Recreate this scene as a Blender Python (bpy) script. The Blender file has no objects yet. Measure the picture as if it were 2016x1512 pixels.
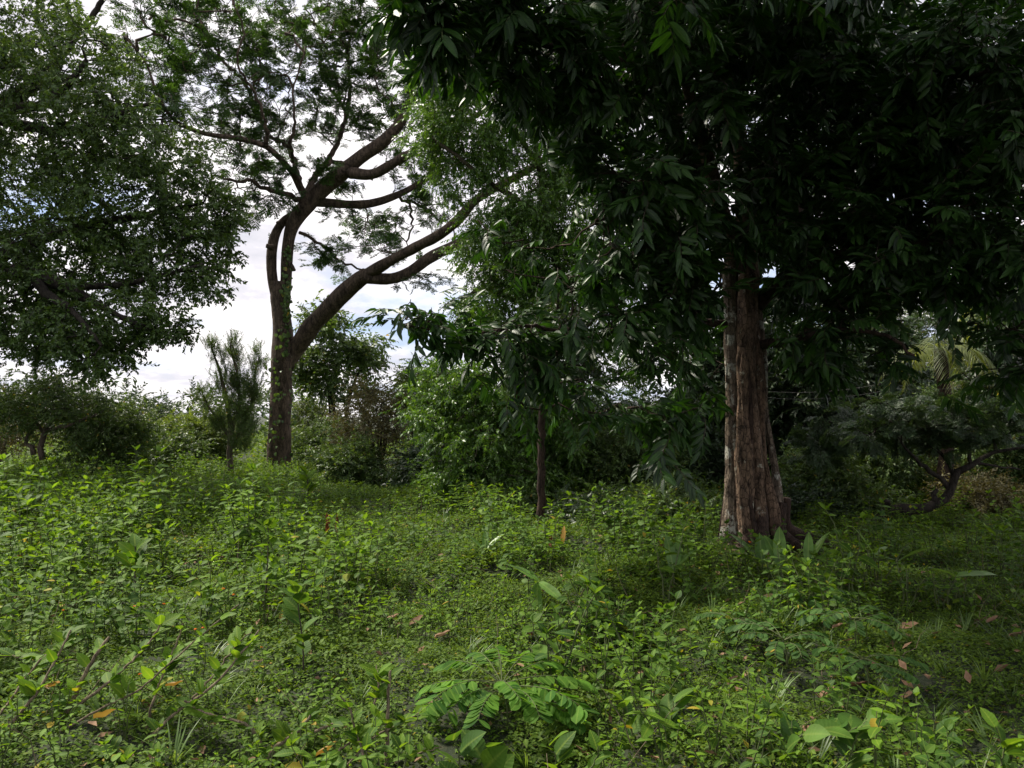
import bpy, math, random
import numpy as np
from mathutils import Matrix, Vector, Euler, noise as mnoise

rng = np.random.default_rng(7)
SC = bpy.context.scene
COL = SC.collection
R = math.radians

# ------------------------------------------------------------------ camera
F = 1582.0                      # focal length in pixels of the 2016 px wide photograph
PITCH = math.atan((818 - 756) / F)
EYE = 1.6
cam_d = bpy.data.cameras.new('camera')
cam_d.sensor_width = 36
cam_d.lens = 36 * F / 2016
cam_d.clip_start = 0.05
cam_d.clip_end = 3000
cam = bpy.data.objects.new('camera', cam_d)
COL.objects.link(cam)
cam.location = (0, 0, EYE)
cam.rotation_euler = (R(90) + PITCH, 0, 0)
SC.camera = cam
SC.render.resolution_x, SC.render.resolution_y = 1024, 768

# ------------------------------------------------------------------ light
SUN_EL, SUN_AZ = R(52), R(-58)          # azimuth measured from +Y (view direction) towards +X
sd = bpy.data.lights.new('sun', 'SUN')
sd.energy = 4.9
sd.angle = R(8)
sd.color = (1.0, 0.93, 0.80)
so = bpy.data.objects.new('sun', sd)
COL.objects.link(so)
sdir = Vector((math.sin(SUN_AZ) * math.cos(SUN_EL), math.cos(SUN_AZ) * math.cos(SUN_EL), math.sin(SUN_EL)))
so.rotation_euler = sdir.to_track_quat('Z', 'Y').to_euler()

W = bpy.data.worlds.new('World')
SC.world = W
W.use_nodes = True
nt = W.node_tree
nt.nodes.clear()
N = lambda t, **k: (lambda n: ([setattr(n, a, b) for a, b in k.items()], n)[1])(nt.nodes.new(t))
L_ = nt.links.new
sky = N('ShaderNodeTexSky', sky_type='NISHITA', sun_disc=False, sun_elevation=SUN_EL, sun_rotation=SUN_AZ,
        air_density=1.0, dust_density=1.5, ozone_density=1.2)
tc = N('ShaderNodeTexCoord')
sep = N('ShaderNodeSeparateXYZ')
L_(tc.outputs['Generated'], sep.inputs[0])
def M_(op, a, b=None, c=None, clamp=False):
    m = N('ShaderNodeMath', operation=op, use_clamp=clamp)
    for i, v in enumerate((a, b, c)):
        if v is None: continue
        if isinstance(v, (int, float)): m.inputs[i].default_value = v
        else: L_(v, m.inputs[i])
    return m.outputs[0]
zz = M_('ADD', M_('MAXIMUM', sep.outputs[2], 0.0), 0.22)
cmb = N('ShaderNodeCombineXYZ')
L_(M_('DIVIDE', sep.outputs[0], zz), cmb.inputs[0])
L_(M_('DIVIDE', sep.outputs[1], zz), cmb.inputs[1])
cmb.inputs[2].default_value = 3.7
def noise_(vec, scale, detail, rough, off=0.0):
    mp = N('ShaderNodeMapping'); L_(vec, mp.inputs[0]); mp.inputs['Location'].default_value = (off, off * 0.7, off)
    n = N('ShaderNodeTexNoise'); L_(mp.outputs[0], n.inputs['Vector'])
    n.inputs['Scale'].default_value = scale; n.inputs['Detail'].default_value = detail; n.inputs['Roughness'].default_value = rough
    return n.outputs['Fac']
def ramp_(v, stops):
    r = N('ShaderNodeValToRGB'); L_(v, r.inputs[0])
    e = r.color_ramp.elements
    while len(e) < len(stops): e.new(0.5)
    for i, (p, c) in enumerate(stops):
        e[i].position = p; e[i].color = (*c, 1) if len(c) == 3 else c
    return r.outputs[0]
n1 = noise_(cmb.outputs[0], 1.5, 9, 0.58, 1.3)
mask = ramp_(n1, [(0.34, (0, 0, 0)), (0.50, (1, 1, 1))])
n2 = noise_(cmb.outputs[0], 2.6, 8, 0.62, 9.1)
cl = ramp_(n2, [(0.30, (5.9, 5.9, 6.5)), (0.43, (7.3, 7.1, 7.6)), (0.50, (9.2, 8.8, 9.0)), (0.60, (10.6, 10.2, 10.2))])
# keep the blue a pale tropical blue (thin veil over the blue)
veil = N('ShaderNodeMix', data_type='RGBA', blend_type='MIX')
veil.inputs[0].default_value = 0.55
L_(sky.outputs[0], veil.inputs[6]); veil.inputs[7].default_value = (4.9, 6.2, 9.6, 1)
mx = N('ShaderNodeMix', data_type='RGBA', blend_type='MIX')
L_(mask, mx.inputs[0]); L_(veil.outputs[2], mx.inputs[6]); L_(cl, mx.inputs[7])
bg = N('ShaderNodeBackground'); bg.inputs['Strength'].default_value = 0.082
L_(mx.outputs[2], bg.inputs['Color'])
wo = N('ShaderNodeOutputWorld'); L_(bg.outputs[0], wo.inputs['Surface'])

SC.view_settings.view_transform = 'Standard'
SC.view_settings.look = 'None'
SC.view_settings.exposure = 0.68
SC.view_settings.gamma = 1.0
SC.view_settings.use_curve_mapping = False
SC.render.engine = 'CYCLES'
SC.cycles.max_bounces = 6
SC.cycles.diffuse_bounces = 3
SC.cycles.glossy_bounces = 2
SC.cycles.transmission_bounces = 4
SC.cycles.transparent_max_bounces = 4
SC.cycles.use_denoising = True
SC.cycles.caustics_reflective = False
SC.cycles.caustics_refractive = False

# ------------------------------------------------------------------ helpers
def P(px, py, D):
    """world point that stands D metres in front of the camera at a photo position"""
    d = np.array([(px - 1008) / F, math.cos(PITCH) - (756 - py) / F * math.sin(PITCH), math.sin(PITCH) + (756 - py) / F * math.cos(PITCH)])
    return np.array([0, 0, EYE]) + d * (D / d[1])

def proj(p):
    p = np.asarray(p, float)
    q = p - np.array([0, 0, EYE])
    f = q[..., 1] * math.cos(PITCH) + q[..., 2] * math.sin(PITCH)
    u = -q[..., 1] * math.sin(PITCH) + q[..., 2] * math.cos(PITCH)
    return 1008 + F * q[..., 0] / f, 756 - F * u / f, f

def sm(t, a, b):
    t = np.clip((np.asarray(t, float) - a) / (b - a), 0, 1)
    return t * t * (3 - 2 * t)

def near_bumps(x, y):
    b = np.sin(x * 2.1 + 1.1 * np.sin(y * 1.3)) * np.sin(y * 1.9 + 1.4 * np.sin(x * .9 + 2)) 
    c = np.sin(x * 4.3 + 2 * np.sin(y * 1.1 + 1)) * np.sin(y * 3.7 + 1.2 * np.sin(x * 2.2))
    return (.075 * b + .035 * c) * sm(y, 2, 4) * (1 - sm(y, 20, 30))

def H(x, y):
    """ground height"""
    x = np.asarray(x, float); y = np.asarray(y, float)
    h = 0.06 * np.sin(x * 0.9 + 1.3) * np.cos(y * 0.7) + 0.03 * np.sin(x * 2.3 + y * 1.7)
    h = h + near_bumps(x, y)
    h = h + 0.16 * sm(-x, 2, 10) * sm(y, 6, 18)
    h = h + 0.7 * sm(x, 6, 16) * sm(y, 12, 24)
    h = h - 0.20 * np.exp(-((x - 5.4) ** 2 + (y - 12) ** 2) / 9)
    h = h - 0.25 * sm(y, 16, 30) * (1 - sm(-x, 4, 10)) * (1 - sm(x, 5, 14))
    return h

def tag(o, label=None, cat=None, group=None, kind=None):
    if label: o['label'] = label
    if cat: o['category'] = cat
    if group: o['group'] = group
    if kind: o['kind'] = kind
    return o

def empty(name, loc=(0, 0, 0), label=None, cat=None, group=None):
    o = bpy.data.objects.new(name, None)
    o.empty_display_size = 0.2
    COL.objects.link(o)
    o.location = loc
    return tag(o, label, cat, group)

def mesh_from(name, verts, faces, mat=None, attrs=None, smooth=True):
    """faces: (n,3) or (n,4) array, or list of such arrays"""
    me = bpy.data.meshes.new(name)
    verts = np.asarray(verts, np.float32)
    fl = faces if isinstance(faces, list) else [faces]
    fl = [np.asarray(f, np.int32) for f in fl if len(f)]
    nl = sum(f.size for f in fl); nf = sum(len(f) for f in fl)
    me.vertices.add(len(verts)); me.vertices.foreach_set('co', verts.ravel())
    me.loops.add(nl); me.polygons.add(nf)
    me.loops.foreach_set('vertex_index', np.concatenate([f.ravel() for f in fl]))
    tot = np.concatenate([np.full(len(f), f.shape[1], np.int32) for f in fl])
    me.polygons.foreach_set('loop_start', np.concatenate([[0], np.cumsum(tot)[:-1]]).astype(np.int32))
    me.polygons.foreach_set('loop_total', tot)
    if smooth: me.polygons.foreach_set('use_smooth', np.ones(nf, bool))
    for k, v in (attrs or {}).items():
        v = np.asarray(v, np.float32)
        a = me.attributes.new(k, 'FLOAT', 'POINT'); a.data.foreach_set('value', v)
    me.update(calc_edges=True)
    if mat: me.materials.append(mat)
    return me

def link(name, me, parent=None, origin=None):
    """link a mesh whose vertices are in world space; origin moves the pivot"""
    o = bpy.data.objects.new(name, me)
    COL.objects.link(o)
    if parent is not None:
        o.parent = parent
        o.matrix_parent_inverse = Matrix.Translation(-Vector(parent.location))
    return o

def norm(v):
    v = np.asarray(v, float)
    return v / (np.linalg.norm(v, axis=-1, keepdims=True) + 1e-9)

def frames(X, up, rng=rng, jit=0.3):
    """rotation matrices with local X along X and local Z near up; X (n,3), up (n,3)"""
    X = norm(X)
    Z = up + rng.normal(0, jit, X.shape)
    Z = norm(Z - (Z * X).sum(-1, keepdims=True) * X)
    Y = np.cross(Z, X)
    return np.stack([X, Y, Z], -1)

def to_euler(M):
    return np.stack([np.arctan2(M[:, 2, 1], M[:, 2, 2]), -np.arcsin(np.clip(M[:, 2, 0], -1, 1)), np.arctan2(M[:, 1, 0], M[:, 0, 0])], -1)

# ------------------------------------------------------------------ materials
def new_mat(name):
    m = bpy.data.materials.new(name); m.use_nodes = True
    t = m.node_tree; t.nodes.clear()
    return m, t

def leaf_mat(name, dark, light, rough=0.45, spec=0.5, trans=0.30, tcol=None, veins=False, yellow=0.0):
    m, t = new_mat(name)
    n = t.nodes.new; l = t.links.new
    oi = n('ShaderNodeObjectInfo')
    at = n('ShaderNodeAttribute'); at.attribute_name = 'tint'
    add = n('ShaderNodeMath'); add.operation = 'ADD'; l(oi.outputs['Random'], add.inputs[0]); l(at.outputs['Fac'], add.inputs[1])
    fr = n('ShaderNodeMath'); fr.operation = 'FRACT'; l(add.outputs[0], fr.inputs[0])
    rp = n('ShaderNodeValToRGB'); l(fr.outputs[0], rp.inputs[0])
    e = rp.color_ramp.elements
    e[0].position = 0.0; e[0].color = (*dark, 1)
    e[1].position = 0.9; e[1].color = (*light, 1)
    if yellow:
        k = e.new(0.985); k.color = (*light, 1)
        k = e.new(1.0); k.color = (0.32, 0.22, 0.03, 1)
    col = rp.outputs[0]
    # blotches and ageing on the blade
    gc = n('ShaderNodeNewGeometry')
    ns = n('ShaderNodeTexNoise'); ns.inputs['Scale'].default_value = 9.0; ns.inputs['Detail'].default_value = 2
    l(gc.outputs['Position'], ns.inputs['Vector'])
    hv = n('ShaderNodeHueSaturation'); l(col, hv.inputs['Color'])
    mr = n('ShaderNodeMapRange'); l(ns.outputs['Fac'], mr.inputs[0]); mr.inputs[1].default_value = 0.3; mr.inputs[2].default_value = 0.7
    mr.inputs[3].default_value = 0.72; mr.inputs[4].default_value = 1.3
    l(mr.outputs[0], hv.inputs['Value'])
    col = hv.outputs[0]
    rb = n('ShaderNodeAttribute'); rb.attribute_name = 'rib'
    r2 = n('ShaderNodeMapRange'); l(rb.outputs['Fac'], r2.inputs[0]); r2.inputs[1].default_value = 0.8; r2.inputs[2].default_value = 1.0
    r2.inputs[4].default_value = 0.45
    mx = n('ShaderNodeMix'); mx.data_type = 'RGBA'; l(r2.outputs[0], mx.inputs[0]); l(col, mx.inputs[6])
    mx.inputs[7].default_value = (light[0] * 2.0 + 0.03, light[1] * 1.5 + 0.03, light[2] * 2 + 0.01, 1)
    col = mx.outputs[2]
    pb = n('ShaderNodeBsdfPrincipled'); l(col, pb.inputs['Base Color'])
    pb.inputs['Roughness'].default_value = rough
    pb.inputs['Specular IOR Level'].default_value = spec
    tr = n('ShaderNodeBsdfTranslucent')
    tm = n('ShaderNodeMix'); tm.data_type = 'RGBA'; tm.blend_type = 'MULTIPLY'; tm.inputs[0].default_value = 1; l(col, tm.inputs[6])
    tm.inputs[7].default_value = (*(tcol or (2.2, 2.0, 0.8)), 1)
    l(tm.outputs[2], tr.inputs['Color'])
    if veins:
        vs = n('ShaderNodeAttribute'); vs.attribute_name = 'vein'
        sn = n('ShaderNodeMath'); sn.operation = 'SINE'; ml = n('ShaderNodeMath'); ml.operation = 'MULTIPLY'; ml.inputs[1].default_value = 52.0
        l(vs.outputs['Fac'], ml.inputs[0]); l(ml.outputs[0], sn.inputs[0])
        bp = n('ShaderNodeBump'); bp.inputs['Strength'].default_value = 0.16; bp.inputs['Distance'].default_value = 0.002
        l(sn.outputs[0], bp.inputs['Height']); l(bp.outputs[0], pb.inputs['Normal'])
    ms = n('ShaderNodeMixShader'); ms.inputs[0].default_value = trans
    l(pb.outputs[0], ms.inputs[1]); l(tr.outputs[0], ms.inputs[2])
    o = n('ShaderNodeOutputMaterial'); l(ms.outputs[0], o.inputs['Surface'])
    return m

def bark_mat(name, c1, c2, lichen=None, scale=14.0, bump=0.6, lich_amt=0.62, stretch=0.22):
    m, t = new_mat(name)
    n = t.nodes.new; l = t.links.new
    gc = n('ShaderNodeNewGeometry')
    mp = n('ShaderNodeMapping'); l(gc.outputs['Position'], mp.inputs[0]); mp.inputs['Scale'].default_value = (1, 1, stretch)
    n1 = n('ShaderNodeTexNoise'); l(mp.outputs[0], n1.inputs['Vector']); n1.inputs['Scale'].default_value = scale; n1.inputs['Detail'].default_value = 8; n1.inputs['Roughness'].default_value = 0.7
    n2 = n('ShaderNodeTexVoronoi'); l(mp.outputs[0], n2.inputs['Vector']); n2.inputs['Scale'].default_value = scale * 1.6; n2.feature = 'DISTANCE_TO_EDGE'
    rp = n('ShaderNodeValToRGB'); l(n1.outputs['Fac'], rp.inputs[0])
    e = rp.color_ramp.elements; e[0].position = 0.34; e[0].color = (*c1, 1); e[1].position = 0.68; e[1].color = (*c2, 1)
    cr = n('ShaderNodeMapRange'); l(n2.outputs[0], cr.inputs[0]); cr.inputs[1].default_value = 0.0; cr.inputs[2].default_value = 0.08; cr.inputs[3].default_value = 0.5; cr.inputs[4].default_value = 1
    mu = n('ShaderNodeMix'); mu.data_type = 'RGBA'; mu.blend_type = 'MULTIPLY'; mu.inputs[0].default_value = 1
    l(rp.outputs[0], mu.inputs[6]); l(cr.outputs[0], mu.inputs[7])
    col = mu.outputs[2]
    if lichen:
        n3 = n('ShaderNodeTexNoise'); l(gc.outputs['Position'], n3.inputs['Vector']); n3.inputs['Scale'].default_value = 5.5; n3.inputs['Detail'].default_value = 7; n3.inputs['Roughness'].default_value = 0.68
        r3 = n('ShaderNodeMapRange'); l(n3.outputs['Fac'], r3.inputs[0]); r3.inputs[1].default_value = lich_amt; r3.inputs[2].default_value = lich_amt + 0.05
        mm = n('ShaderNodeMix'); mm.data_type = 'RGBA'; l(r3.outputs[0], mm.inputs[0]); l(col, mm.inputs[6]); mm.inputs[7].default_value = (*lichen, 1)
        col = mm.outputs[2]
    pb = n('ShaderNodeBsdfPrincipled'); l(col, pb.inputs['Base Color']); pb.inputs['Roughness'].default_value = 0.9
    pb.inputs['Specular IOR Level'].default_value = 0.2
    ad = n('ShaderNodeMath'); ad.operation = 'ADD'; l(n1.outputs['Fac'], ad.inputs[0]); l(cr.outputs[0], ad.inputs[1])
    bp = n('ShaderNodeBump'); bp.inputs['Strength'].default_value = bump; bp.inputs['Distance'].default_value = 0.02
    l(ad.outputs[0], bp.inputs['Height']); l(bp.outputs[0], pb.inputs['Normal'])
    o = n('ShaderNodeOutputMaterial'); l(pb.outputs[0], o.inputs['Surface'])
    return m

def plain_mat(name, c1, c2=None, rough=0.8, scale=30, trans=0.0):
    m, t = new_mat(name)
    n = t.nodes.new; l = t.links.new
    oi = n('ShaderNodeObjectInfo')
    gc = n('ShaderNodeNewGeometry'); ns = n('ShaderNodeTexNoise'); ns.inputs['Scale'].default_value = scale; ns.inputs['Detail'].default_value = 5
    l(gc.outputs['Position'], ns.inputs['Vector'])
    ad = n('ShaderNodeMath'); ad.operation = 'MULTIPLY_ADD'; l(oi.outputs['Random'], ad.inputs[0]); ad.inputs[1].default_value = 0.4; l(ns.outputs['Fac'], ad.inputs[2])
    rp = n('ShaderNodeValToRGB'); l(ad.outputs[0], rp.inputs[0])
    e = rp.color_ramp.elements; e[0].position = 0.35; e[0].color = (*c1, 1); e[1].position = 0.95; e[1].color = (*(c2 or c1), 1)
    pb = n('ShaderNodeBsdfPrincipled'); l(rp.outputs[0], pb.inputs['Base Color']); pb.inputs['Roughness'].default_value = rough
    pb.inputs['Specular IOR Level'].default_value = 0.3
    o = n('ShaderNodeOutputMaterial')
    if trans:
        tr = n('ShaderNodeBsdfTranslucent'); l(rp.outputs[0], tr.inputs['Color'])
        ms = n('ShaderNodeMixShader'); ms.inputs[0].default_value = trans; l(pb.outputs[0], ms.inputs[1]); l(tr.outputs[0], ms.inputs[2]); l(ms.outputs[0], o.inputs['Surface'])
    else:
        l(pb.outputs[0], o.inputs['Surface'])
    return m

MAT = dict(
    dark=leaf_mat('glossy_dark_leaf', (0.007, 0.022, 0.006), (0.032, 0.082, 0.013), rough=0.46, spec=0.35, trans=0.16, tcol=(1.6, 1.9, 0.5), veins=True),
    light=leaf_mat('fresh_small_leaf', (0.028, 0.078, 0.011), (0.084, 0.178, 0.022), rough=0.42, spec=0.5, trans=0.30),
    rain=leaf_mat('feathery_leaf', (0.014, 0.038, 0.009), (0.048, 0.105, 0.020), rough=0.5, spec=0.4, trans=0.33),
    left=leaf_mat('olive_leaf', (0.022, 0.050, 0.011), (0.072, 0.135, 0.026), rough=0.5, spec=0.4, trans=0.25),
    scrub=leaf_mat('scrub_leaf', (0.026, 0.058, 0.014), (0.084, 0.150, 0.034), rough=0.5, spec=0.4, trans=0.25, yellow=0.02),
    scrub_y=leaf_mat('yellow_green_leaf', (0.045, 0.085, 0.018), (0.12, 0.18, 0.035), rough=0.5, spec=0.4, trans=0.32),
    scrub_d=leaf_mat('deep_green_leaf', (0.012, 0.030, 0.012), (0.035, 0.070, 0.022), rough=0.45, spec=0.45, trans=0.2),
    grey=leaf_mat('blue_grey_leaf', (0.020, 0.042, 0.018), (0.052, 0.094, 0.036), rough=0.5, spec=0.4, trans=0.25),
    brown=leaf_mat('olive_brown_leaf', (0.045, 0.045, 0.018), (0.10, 0.095, 0.035), rough=0.6, spec=0.3, trans=0.2),
    bean2=leaf_mat('dull_leaflet', (0.024, 0.064, 0.014), (0.058, 0.128, 0.024), rough=0.65, spec=0.18, trans=0.3, yellow=0.02),
    palm=leaf_mat('palm_leaf', (0.06, 0.09, 0.02), (0.15, 0.19, 0.05), rough=0.45, spec=0.5, trans=0.35),
    weed=leaf_mat('weed_leaf', (0.036, 0.088, 0.010), (0.116, 0.212, 0.018), rough=0.6, spec=0.18, trans=0.36, veins=True, yellow=0.01),
    weed2=leaf_mat('dull_weed_leaf', (0.030, 0.076, 0.012), (0.080, 0.154, 0.020), rough=0.6, spec=0.18, trans=0.33, veins=True),
    cover=leaf_mat('ground_cover_leaf', (0.026, 0.062, 0.009), (0.094, 0.162, 0.018), rough=0.65, spec=0.15, trans=0.3, yellow=0.03),
    grass=leaf_mat('grass_blade', (0.045, 0.095, 0.02), (0.12, 0.2, 0.05), rough=0.5, spec=0.4, trans=0.35),
    bean=leaf_mat('rounded_leaflet', (0.030, 0.090, 0.014), (0.100, 0.215, 0.024), rough=0.75, spec=0.15, trans=0.42, veins=False),
    canna=leaf_mat('blade_leaf', (0.07, 0.15, 0.03), (0.13, 0.24, 0.05), rough=0.42, spec=0.45, trans=0.4, veins=True),
    yellowleaf=plain_mat('yellowed_leaf', (0.28, 0.14, 0.02), (0.42, 0.27, 0.05), 0.6, 20, 0.3),
    dry=plain_mat('dry_leaf', (0.10, 0.050, 0.026), (0.32, 0.20, 0.12), 0.8, 25, 0.15),
    redbrown=plain_mat('red_brown_leaf', (0.11, 0.030, 0.015), (0.22, 0.075, 0.04), 0.7, 18, 0.2),
    orange=plain_mat('orange_petal', (0.75, 0.16, 0.015), (0.85, 0.28, 0.02), 0.6, 60, 0.2),
    stem=plain_mat('green_stem', (0.045, 0.06, 0.02), (0.10, 0.12, 0.045), 0.7),
    darkstem=plain_mat('dark_stem', (0.03, 0.025, 0.018), (0.07, 0.055, 0.04), 0.8),
    wood=bark_mat('grey_brown_twig', (0.09, 0.072, 0.048), (0.27, 0.21, 0.14), scale=40, bump=0.4),
    wire=plain_mat('rusty_wire', (0.10, 0.10, 0.10), (0.2, 0.19, 0.18), 0.5, 60),
    bark_rain=bark_mat('rain_tree_bark', (0.024, 0.018, 0.013), (0.165, 0.120, 0.088), (0.26, 0.25, 0.20), scale=9, bump=1.0, lich_amt=0.66, stretch=0.35),
    bark_big=bark_mat('fissured_bark', (0.022, 0.015, 0.011), (0.25, 0.165, 0.110), (0.36, 0.34, 0.27), scale=13, bump=1.0, lich_amt=0.60, stretch=0.5),
    bark_left=bark_mat('dark_bark', (0.012, 0.010, 0.008), (0.06, 0.05, 0.04), scale=12, bump=0.6),
    bark_pale=bark_mat('lichened_bark', (0.045, 0.034, 0.026), (0.26, 0.20, 0.145), (0.40, 0.39, 0.33), scale=14, bump=0.9, lich_amt=0.54, stretch=0.5),
    bark_slim=bark_mat('slim_bark', (0.018, 0.012, 0.010), (0.085, 0.055, 0.04), scale=22, bump=0.8),
    bark_scrub=bark_mat('scrub_bark', (0.05, 0.04, 0.03), (0.20, 0.16, 0.12), scale=25, bump=0.5),
)

def soil_mat():
    m, t = new_mat('soil_and_litter')
    n = t.nodes.new; l = t.links.new
    gc = n('ShaderNodeNewGeometry')
    ns = n('ShaderNodeTexNoise'); ns.inputs['Scale'].default_value = 18; ns.inputs['Detail'].default_value = 10; ns.inputs['Roughness'].default_value = 0.7
    l(gc.outputs['Position'], ns.inputs['Vector'])
    rp = n('ShaderNodeValToRGB'); l(ns.outputs['Fac'], rp.inputs[0])
    e = rp.color_ramp.elements; e[0].position = 0.32; e[0].color = (0.010, 0.016, 0.006, 1); e[1].position = 0.78; e[1].color = (0.060, 0.050, 0.028, 1)
    k = e.new(0.5); k.color = (0.018, 0.028, 0.009, 1)
    pb = n('ShaderNodeBsdfPrincipled'); l(rp.outputs[0], pb.inputs['Base Color']); pb.inputs['Roughness'].default_value = 0.95
    bp = n('ShaderNodeBump'); bp.inputs['Strength'].default_value = 0.8; bp.inputs['Distance'].default_value = 0.03; l(ns.outputs['Fac'], bp.inputs['Height']); l(bp.outputs[0], pb.inputs['Normal'])
    o = n('ShaderNodeOutputMaterial'); l(pb.outputs[0], o.inputs['Surface'])
    return m
MAT['soil'] = soil_mat()

# ------------------------------------------------------------------ leaf templates
def leaf_tpl(L=1.0, W=0.4, nseg=2, fold=0.18, curl=0.12, peak=0.45, serr=0.0, stalk=0.0, wave=0.0):
    """blade along +X from the origin; returns verts, tris, rib, vein"""
    V = [(0, 0, 0)]; rib = [1.0]; vein = [0.0]
    if nseg == 2:
        m = peak
        V += [(m * L, 0, -curl * L * m * m * 0.5), (m * L * 0.9, W / 2, fold * W - curl * L * m * m * 0.5), (m * L * 0.9, -W / 2, fold * W - curl * L * m * m * 0.5), (L, 0, -curl * L)]
        rib += [1, 0, 0, 1]; vein += [m, m, m, 1]
        T = [(0, 1, 2), (0, 3, 1), (1, 4, 2), (1, 3, 4)]
        V = np.array(V, float)
    else:
        p = math.log(0.5) / math.log(peak)
        T = []
        for i in range(1, nseg):
            t = i / nseg
            w = W / 2 * math.sin(math.pi * t ** p) ** 0.8
            if serr: w *= 1 + serr * (1 if i % 2 else -1)
            z = -curl * L * t * t + wave * L * math.sin(t * 9)
            V += [(t * L, 0, z), (t * L - (0.06 * L if t < 0.5 else 0.0), w, z + fold * w * 2), (t * L - (0.06 * L if t < 0.5 else 0.0), -w, z + fold * w * 2)]
            rib += [1, 0, 0]; vein += [t, t - 0.16, t - 0.16]
        V.append((L, 0, -curl * L)); rib.append(1); vein.append(1)
        T += [(0, 1, 2), (0, 3, 1)]
        for i in range(nseg - 2):
            a = 1 + 3 * i; b = a + 3
            T += [(a, b, b + 1), (a, b + 1, a + 1), (a, a + 2, b + 2), (a, b + 2, b)]
        a = 1 + 3 * (nseg - 2); z = len(V) - 1
        T += [(a, z, a + 1), (a, a + 2, z)]
        V = np.array(V, float)
    V[1:, 0] += stalk
    return V, np.array(T), np.array(rib, float), np.array(vein, float)

def stamp(tpl, M, T, S, tint):
    """copies of a leaf template: rotation M (n,3,3), position T (n,3), scale S (n,)"""
    V, Fc, rib, vein = tpl
    n, k = len(T), len(V)
    v = np.einsum('nij,kj->nki', M * np.asarray(S)[:, None, None], V) + T[:, None, :]
    f = (Fc[None] + (np.arange(n) * k)[:, None, None]).reshape(-1, 3)
    return v.reshape(-1, 3), f, dict(tint=np.repeat(tint, k), rib=np.tile(rib, n), vein=np.tile(vein, n))

def cat_parts(parts):
    """parts: list of (verts, faces, attrs)"""
    vs, fs, at, off = [], [], {}, 0
    for v, f, a in parts:
        vs.append(v); fs.append(np.asarray(f) + off); off += len(v)
        for k in ('tint', 'rib', 'vein'):
            at.setdefault(k, []).append(a.get(k, np.zeros(len(v))) if a else np.zeros(len(v)))
    return np.concatenate(vs), fs, {k: np.concatenate(x) for k, x in at.items()}

def tube(pts, rad, sides=5, cap=True):
    """quads around a polyline"""
    pts = np.asarray(pts, float); n = len(pts); rad = np.broadcast_to(np.asarray(rad, float), (n,))
    t = np.gradient(pts, axis=0); t = norm(t)
    ref = np.array([0.0, 0, 1]) if abs(t[0][2]) < 0.9 else np.array([1.0, 0, 0])
    u = np.zeros_like(pts); a = norm(np.cross(t[0], ref))
    for i in range(n):
        a = a - t[i] * np.dot(a, t[i]); a = a / (np.linalg.norm(a) + 1e-9); u[i] = a
    w = np.cross(t, u)
    th = np.arange(sides) * 2 * math.pi / sides
    v = pts[:, None, :] + rad[:, None, None] * (np.cos(th)[None, :, None] * u[:, None, :] + np.sin(th)[None, :, None] * w[:, None, :])
    v = v.reshape(-1, 3)
    i = np.arange(n - 1)[:, None] * sides; j = np.arange(sides)[None]; j2 = (j + 1) % sides
    f = np.stack([i + j, i + j2, i + sides + j2, i + sides + j], -1).reshape(-1, 4)
    return v, f

def smooth_path(pts, n, extra=None):
    """Catmull-Rom through control points; columns beyond xyz (radius) are interpolated as well"""
    p = np.asarray(pts, float)
    d = np.concatenate([[0], np.cumsum(np.linalg.norm(np.diff(p[:, :3], axis=0), axis=1))])
    q = np.concatenate([[2 * p[0] - p[1]], p, [2 * p[-1] - p[-2]]])
    out = []
    for s in np.linspace(0, d[-1], n):
        i = min(max(np.searchsorted(d, s, 'right') - 1, 0), len(p) - 2)
        t = (s - d[i]) / (d[i + 1] - d[i] + 1e-9)
        a, b, c, e = q[i], q[i + 1], q[i + 2], q[i + 3]
        out.append(0.5 * (2 * b + (c - a) * t + (2 * a - 5 * b + 4 * c - e) * t * t + (3 * b - a - 3 * c + e) * t ** 3))
    return np.array(out)

# ------------------------------------------------------------------ sprays (leafy twigs), kept as geometry for the crowns
def proto(name, parts, leafmat, twig=None, twigmat=None):
    """an unlinked object used as the source of crown instances"""
    v, fs, at = cat_parts(parts + ([(twig[0], twig[1], None)] if twig else []))
    me = mesh_from(name, v, fs, leafmat, at)
    if twig:
        me.materials.append(twigmat)
        nl = sum(len(p[1]) for p in parts)
        idx = np.zeros(len(me.polygons), np.int32); idx[nl:] = 1
        me.polygons.foreach_set('material_index', idx)
    return bpy.data.objects.new(name, me)

def spray(name, mat, twigmat, L, W, n, length, droop=0.25, ang=55, nseg=2, jit=0.35, fold=0.18, curl=0.15, end=True, flat=0.8, seed=0, r=None, leafdroop=0.2, peak=0.45):
    g = np.random.default_rng(seed)
    t = np.linspace(0.08, 1.0, n)
    ax = np.stack([t * length, np.zeros(n), -droop * length * t ** 2], -1)
    ax[:, 1] += 0.05 * length * np.sin(t * 5 + seed)
    side = np.where(np.arange(n) % 2 == 0, 1.0, -1.0)
    a = np.radians(ang * (1 - 0.55 * t)) * side + g.normal(0, 0.25, n)
    X = np.stack([np.cos(a), np.sin(a), -leafdroop - 2 * droop * t * 0.6 + g.normal(0, jit * 0.6, n)], -1)
    M = frames(X, np.tile([0, 0, 1.0], (n, 1)) * flat, g, jit)
    S = g.uniform(0.7, 1.1, n) * (1 - 0.25 * t)
    parts = [stamp(leaf_tpl(L, W, nseg, fold, curl, peak), M, ax, S, g.uniform(0, 0.5, n))]
    tw = tube(np.concatenate([[[0, 0, 0]], ax[::max(1, n // 4)]]), r or L * 0.02, 3)
    return proto(name, parts, mat, tw, twigmat)

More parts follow.
